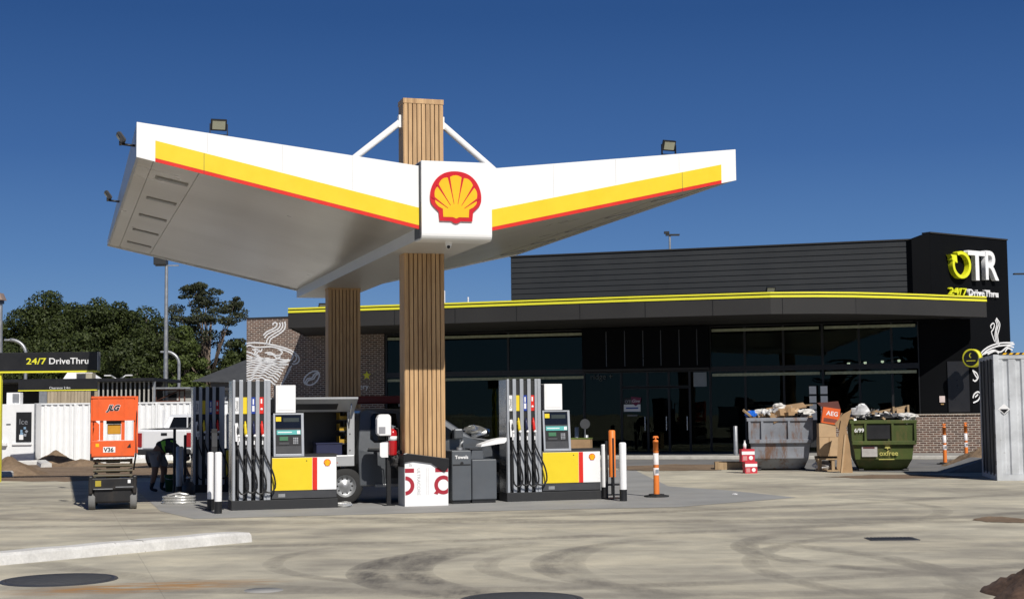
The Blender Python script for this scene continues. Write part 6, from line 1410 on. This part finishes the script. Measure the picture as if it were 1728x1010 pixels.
MB().prism([(.10, .0), (.14, .0), (.26, .95), (.22, 1.0)], -.07, -.041).build('fold', CARD2, t); MB().prism([(-.02, 1.25), (.2, 1.50), (.42, 1.62), (.30, 1.20), (.15, 1.0)], .02, .04).build('flap', CARD, t)
t = thing('orange_tool_box', 'bright orange and maroon printed tool carton tipped on the brown boxes', 'box', (G(1388, 795).x, G(1388, 795).y, 1.28), -.1); t.rotation_euler = (0, R(9), -.1)
bo = MB().box(0, .45, 0, .3, 0, .42).build('carton', paint('print_orange', (.75, .12, .02), .5, var=.08), t); MB().prism([(-.05, .42), (.45, .42), (.36, .62), (-.16, .50)], 0, .28).build('lid', paint('maroon_card', (.12, .035, .025), .6), t)
text('lettering', 'AEG', .16, WHITE2, bo, (.10, -.003, .22), ext=.001, off=.003); MB().box(.05, .40, -.004, -.001, .04, .14).build('print_band', paint('maroon_card2', (.2, .05, .03), .6), bo)
t = crumple('clear_plastic', 'scrunched clear plastic bag on the ground between the two skips', 'plastic', G(1390, 794), .30, .2, .13, TRASH[1], 41)
# red white cartons
RC = paint('carton_red', (.55, .03, .05), .5, var=.05)
def rbox(label, px, py, z, w_, h_, dx=0):
    p = G(px, py); t = thing('printed_carton', label, 'box', (p.x+dx, p.y, z), .12, 'red and white cartons')
    b_ = MB().box(-w_/2, w_/2, 0, .25, 0, h_).build('carton', RC, t); MB().box(-w_/2+.0, w_/2-.0, -.004, -.001, h_*.56, h_*.82).build('white_band', WHITE2, b_); MB().box(-w_*.42, -w_*.1, -.004, -.001, h_*.1, h_*.45).build('white_panel', paint('pink_print', (.6, .25, .25), .6), b_)
    mb = MB(); mb.cyl((w_*.2, -.006, h_*.3), (w_*.2, -.001, h_*.3), h_*.17, n=14); mb.build('round_logo', WHITE2, b_)
rbox('lower red and white carton on the ground at the foot of the grey skip', 1268, 798, 0, .32, .30); rbox('upper red and white carton of the stack left of the grey skip', 1268, 798, .302, .34, .32, -.07)
t = thing('white_bottle', 'small white bottle standing on top of the red cartons', 'bottle', (G(1262, 798).x-.05, G(1262, 798).y+.1, .624), 0); MB().lathe([(.001, 0), (.04, 0), (.045, .12), (.02, .17), (.02, .2), (.001, .2)], n=14).build('body', WHITE2, t); MB().cyl((0, 0, .2), (0, 0, .225), .024).build('cap', paint('cap_grey', (.4, .4, .42), .5), t)
# low timber box left of the cartons
t = thing('timber_edging', 'low brown timber boxing lying on the path left of the red cartons', 'timber', G(1207, 792), -.1); MB().box(0, 1.0, 0, .04, 0, .20).build('board', TRASH[6], t); MB().box(0, .04, .041, .8, 0, .20).build('board', TRASH[6], t); MB().box(.041, 1.0, .76, .8, 0, .20).build('board', TRASH[6], t)
# stainless bollards by the shop
def sb_post(label, px, pyb, pyt):
    p = G(px, pyb); h = D(px, pyt, p.y).z; t = thing('steel_bollard', label, 'bollard', p, 0, 'steel bollards outside the shop'); MB().lathe([(.075, 0), (.075, h-.02), (.06, h), (.001, h)], n=18).build('post', GREYM, t); MB().lathe([(.11, 0), (.11, .02), (.076, .02)], n=18).build('collar', DGREY, t)
sb_post('grey steel bollard left of the rusty grey skip', 1242, 772, 718)
sb_post('grey steel bollard seen above the right pump cabinet, left one', 974, 772, 720); sb_post('grey steel bollard seen above the right pump cabinet, right one with disc', 990, 774, 733)
t = thing('round_disc_sign', 'grey round disc sign on a thin pole above the right pump cabinet', 'sign', G(988, 775), 0); MB().cyl((0, 0, 0), (0, 0, 1.05), .015, n=8).build('pole', GREYM, t); mb = MB(); mb.cyl((0, -.02, 1.2), (0, .0, 1.2), .17, n=24); mb.build('disc', DGREY, t)
t = thing('brown_carton', 'brown carton standing outside the shop beyond the right pump', 'box', G(958, 778), -.2); MB().box(0, .75, 0, .5, 0, .72).build('carton', CARD, t); MB().box(-.01, .76, -.01, .51, .721, .76).build('lid', paint('olive_lid', (.12, .16, .03), .6), t)

# ================================================================== SHIPPING CONTAINER
cA = G(1683, 810.5); cB = G(1728, 811)
CN = thing('shipping_container', 'light grey corrugated shipping container cut by the right edge', 'container', (cA.x, cA.y, 0), R(-10))
hc_ = D(1676, 598, cA.y).z; Lc = 6.06; Wc = 2.44
CG_ = rusty('container_grey', (.54, .56, .58), (.20, .13, .09), .72); CD = rusty('container_grey_shaded', (.16, .165, .17), (.12, .08, .06), .7)  # darker grey for the door end: its shade is put into the colour
for x in (0, Lc-.12):
    for y in (0, Wc-.12): MB().box(x, x+.12, y, y+.12, .0, hc_).build('corner_post', CG_, CN, bevel=.006)
for z0, z1 in ((0, .14), (hc_-.10, hc_)):
    for y in (.01, Wc-.09): MB().box(.121, Lc-.121, y, y+.08, z0+.002, z1-.002).build('side_rail', CG_, CN)
    for x in (.01, Lc-.09): MB().box(x, x+.08, .121, Wc-.121, z0+.002, z1-.002).build('end_rail', CG_, CN)
def corr(y, name):
    mb = MB(); prof = []; x = .12
    while x < Lc-.13: prof += [(x, .02), (x+.07, .02), (x+.105, .055), (x+.175, .055), (x+.21, .02)]; x += .21+.07
    vs = [(a, y+b_, .14) for a, b_ in prof]+[(a, y+b_, hc_-.10) for a, b_ in prof]; n = len(prof); mb.add(vs, [(i, i+1, n+i+1, n+i) for i in range(n-1)]); return mb.build(name, CG_, CN, fix=False)
sw = corr(0, 'side_wall'); corr(Wc-.08, 'side_wall')
MB().box(.05, Lc-.05, .05, Wc-.05, hc_-.07, hc_-.03).build('roof', CG_, CN); MB().box(.05, Lc-.05, .05, Wc-.05, .10, .14).build('floor', CD, CN)
for y0 in (.125, 1.225):
    dr = MB().box(.03, .07, y0, y0+1.09, .145, hc_-.105).build('door', CD, CN)
    for yy in (.2, .45, .7, .92): MB().box(.018, .029, y0+yy, y0+yy+.05, .2, hc_-.16).build('door_rib', CD, dr)
    for yy in (.32, .82): MB().cyl((-.0, y0+yy, .1), (-.0, y0+yy, hc_-.08), .018, n=8).build('lock_bar', DGREY, dr)
for z in (.35, .95, 1.6, 2.2): MB().box(-.012, .03, .02, .08, z, z+.09).build('hinge', BLACK, CN)
MB().box(Lc-.11, Lc-.0, .12, Wc-.12, .15, hc_-.11).build('end_wall', CG_, CN)
dm = MB().prism([(.20, 1.72), (.33, 1.60), (.20, 1.48), (.07, 1.60)], -.004, -.001).build('hazard_diamond', WHITE2, CN); MB().prism([(.20, 1.60), (.30, 1.60), (.20, 1.50), (.10, 1.60)], -.007, -.0045).build('diamond_lower_half', BLACK, dm)
HZ = MB(); 
for i in range(8): HZ.cur = i % 2; HZ.prism([(.13+i*.07, hc_-.005), (.20+i*.07, hc_-.005), (.24+i*.07, hc_+.035), (.17+i*.07, hc_+.035)], -.002, .05)
HZ.build('hazard_strip', [BLACK, YELL], CN)
# a low warehouse and street trees across the road, mirrored in the shop glass
t = thing('warehouse', 'pale warehouse across the road, mirrored in the shop glass', 'building', (4, -62, 0), 0)
MB().box(-14, 16, -12, 0, 0, 7.5).build('wall', paint('warehouse_wall', (.38, .38, .34), .8, var=.06, scale=.3), t); MB().prism([(-14.4, 7.5), (16.4, 7.5), (16.4, 7.9), (1, 9.6), (-14.4, 7.9)], -12.3, .3).build('roof', DGREY, t)
for k in range(5): MB().box(-11+k*5.4, -8+k*5.4, .0, .04, 0, 3.4).build('roller_door', DGREY, t)
def street_tree(label, x, y, h, hw, seed):
    t = tree(label, 864, 500, 10, 90, seed=seed, group='street trees across the road', ntw=.25)
    t.location = (x, y, 0); t.scale = (hw*2.6, hw*2.6, h/9.2)
for k, (x, y, h, hw) in enumerate(((-30, -50, 9, 4), (-21, -48, 11, 4.5), (26, -50, 12, 5), (38, -46, 10, 4.5), (50, -52, 13, 5))):
    street_tree('street tree across the road mirrored in the shop glass, %s' % ('farthest left', 'second from the left', 'middle', 'second from the right', 'farthest right')[k], x, y, h, hw, 40+k)
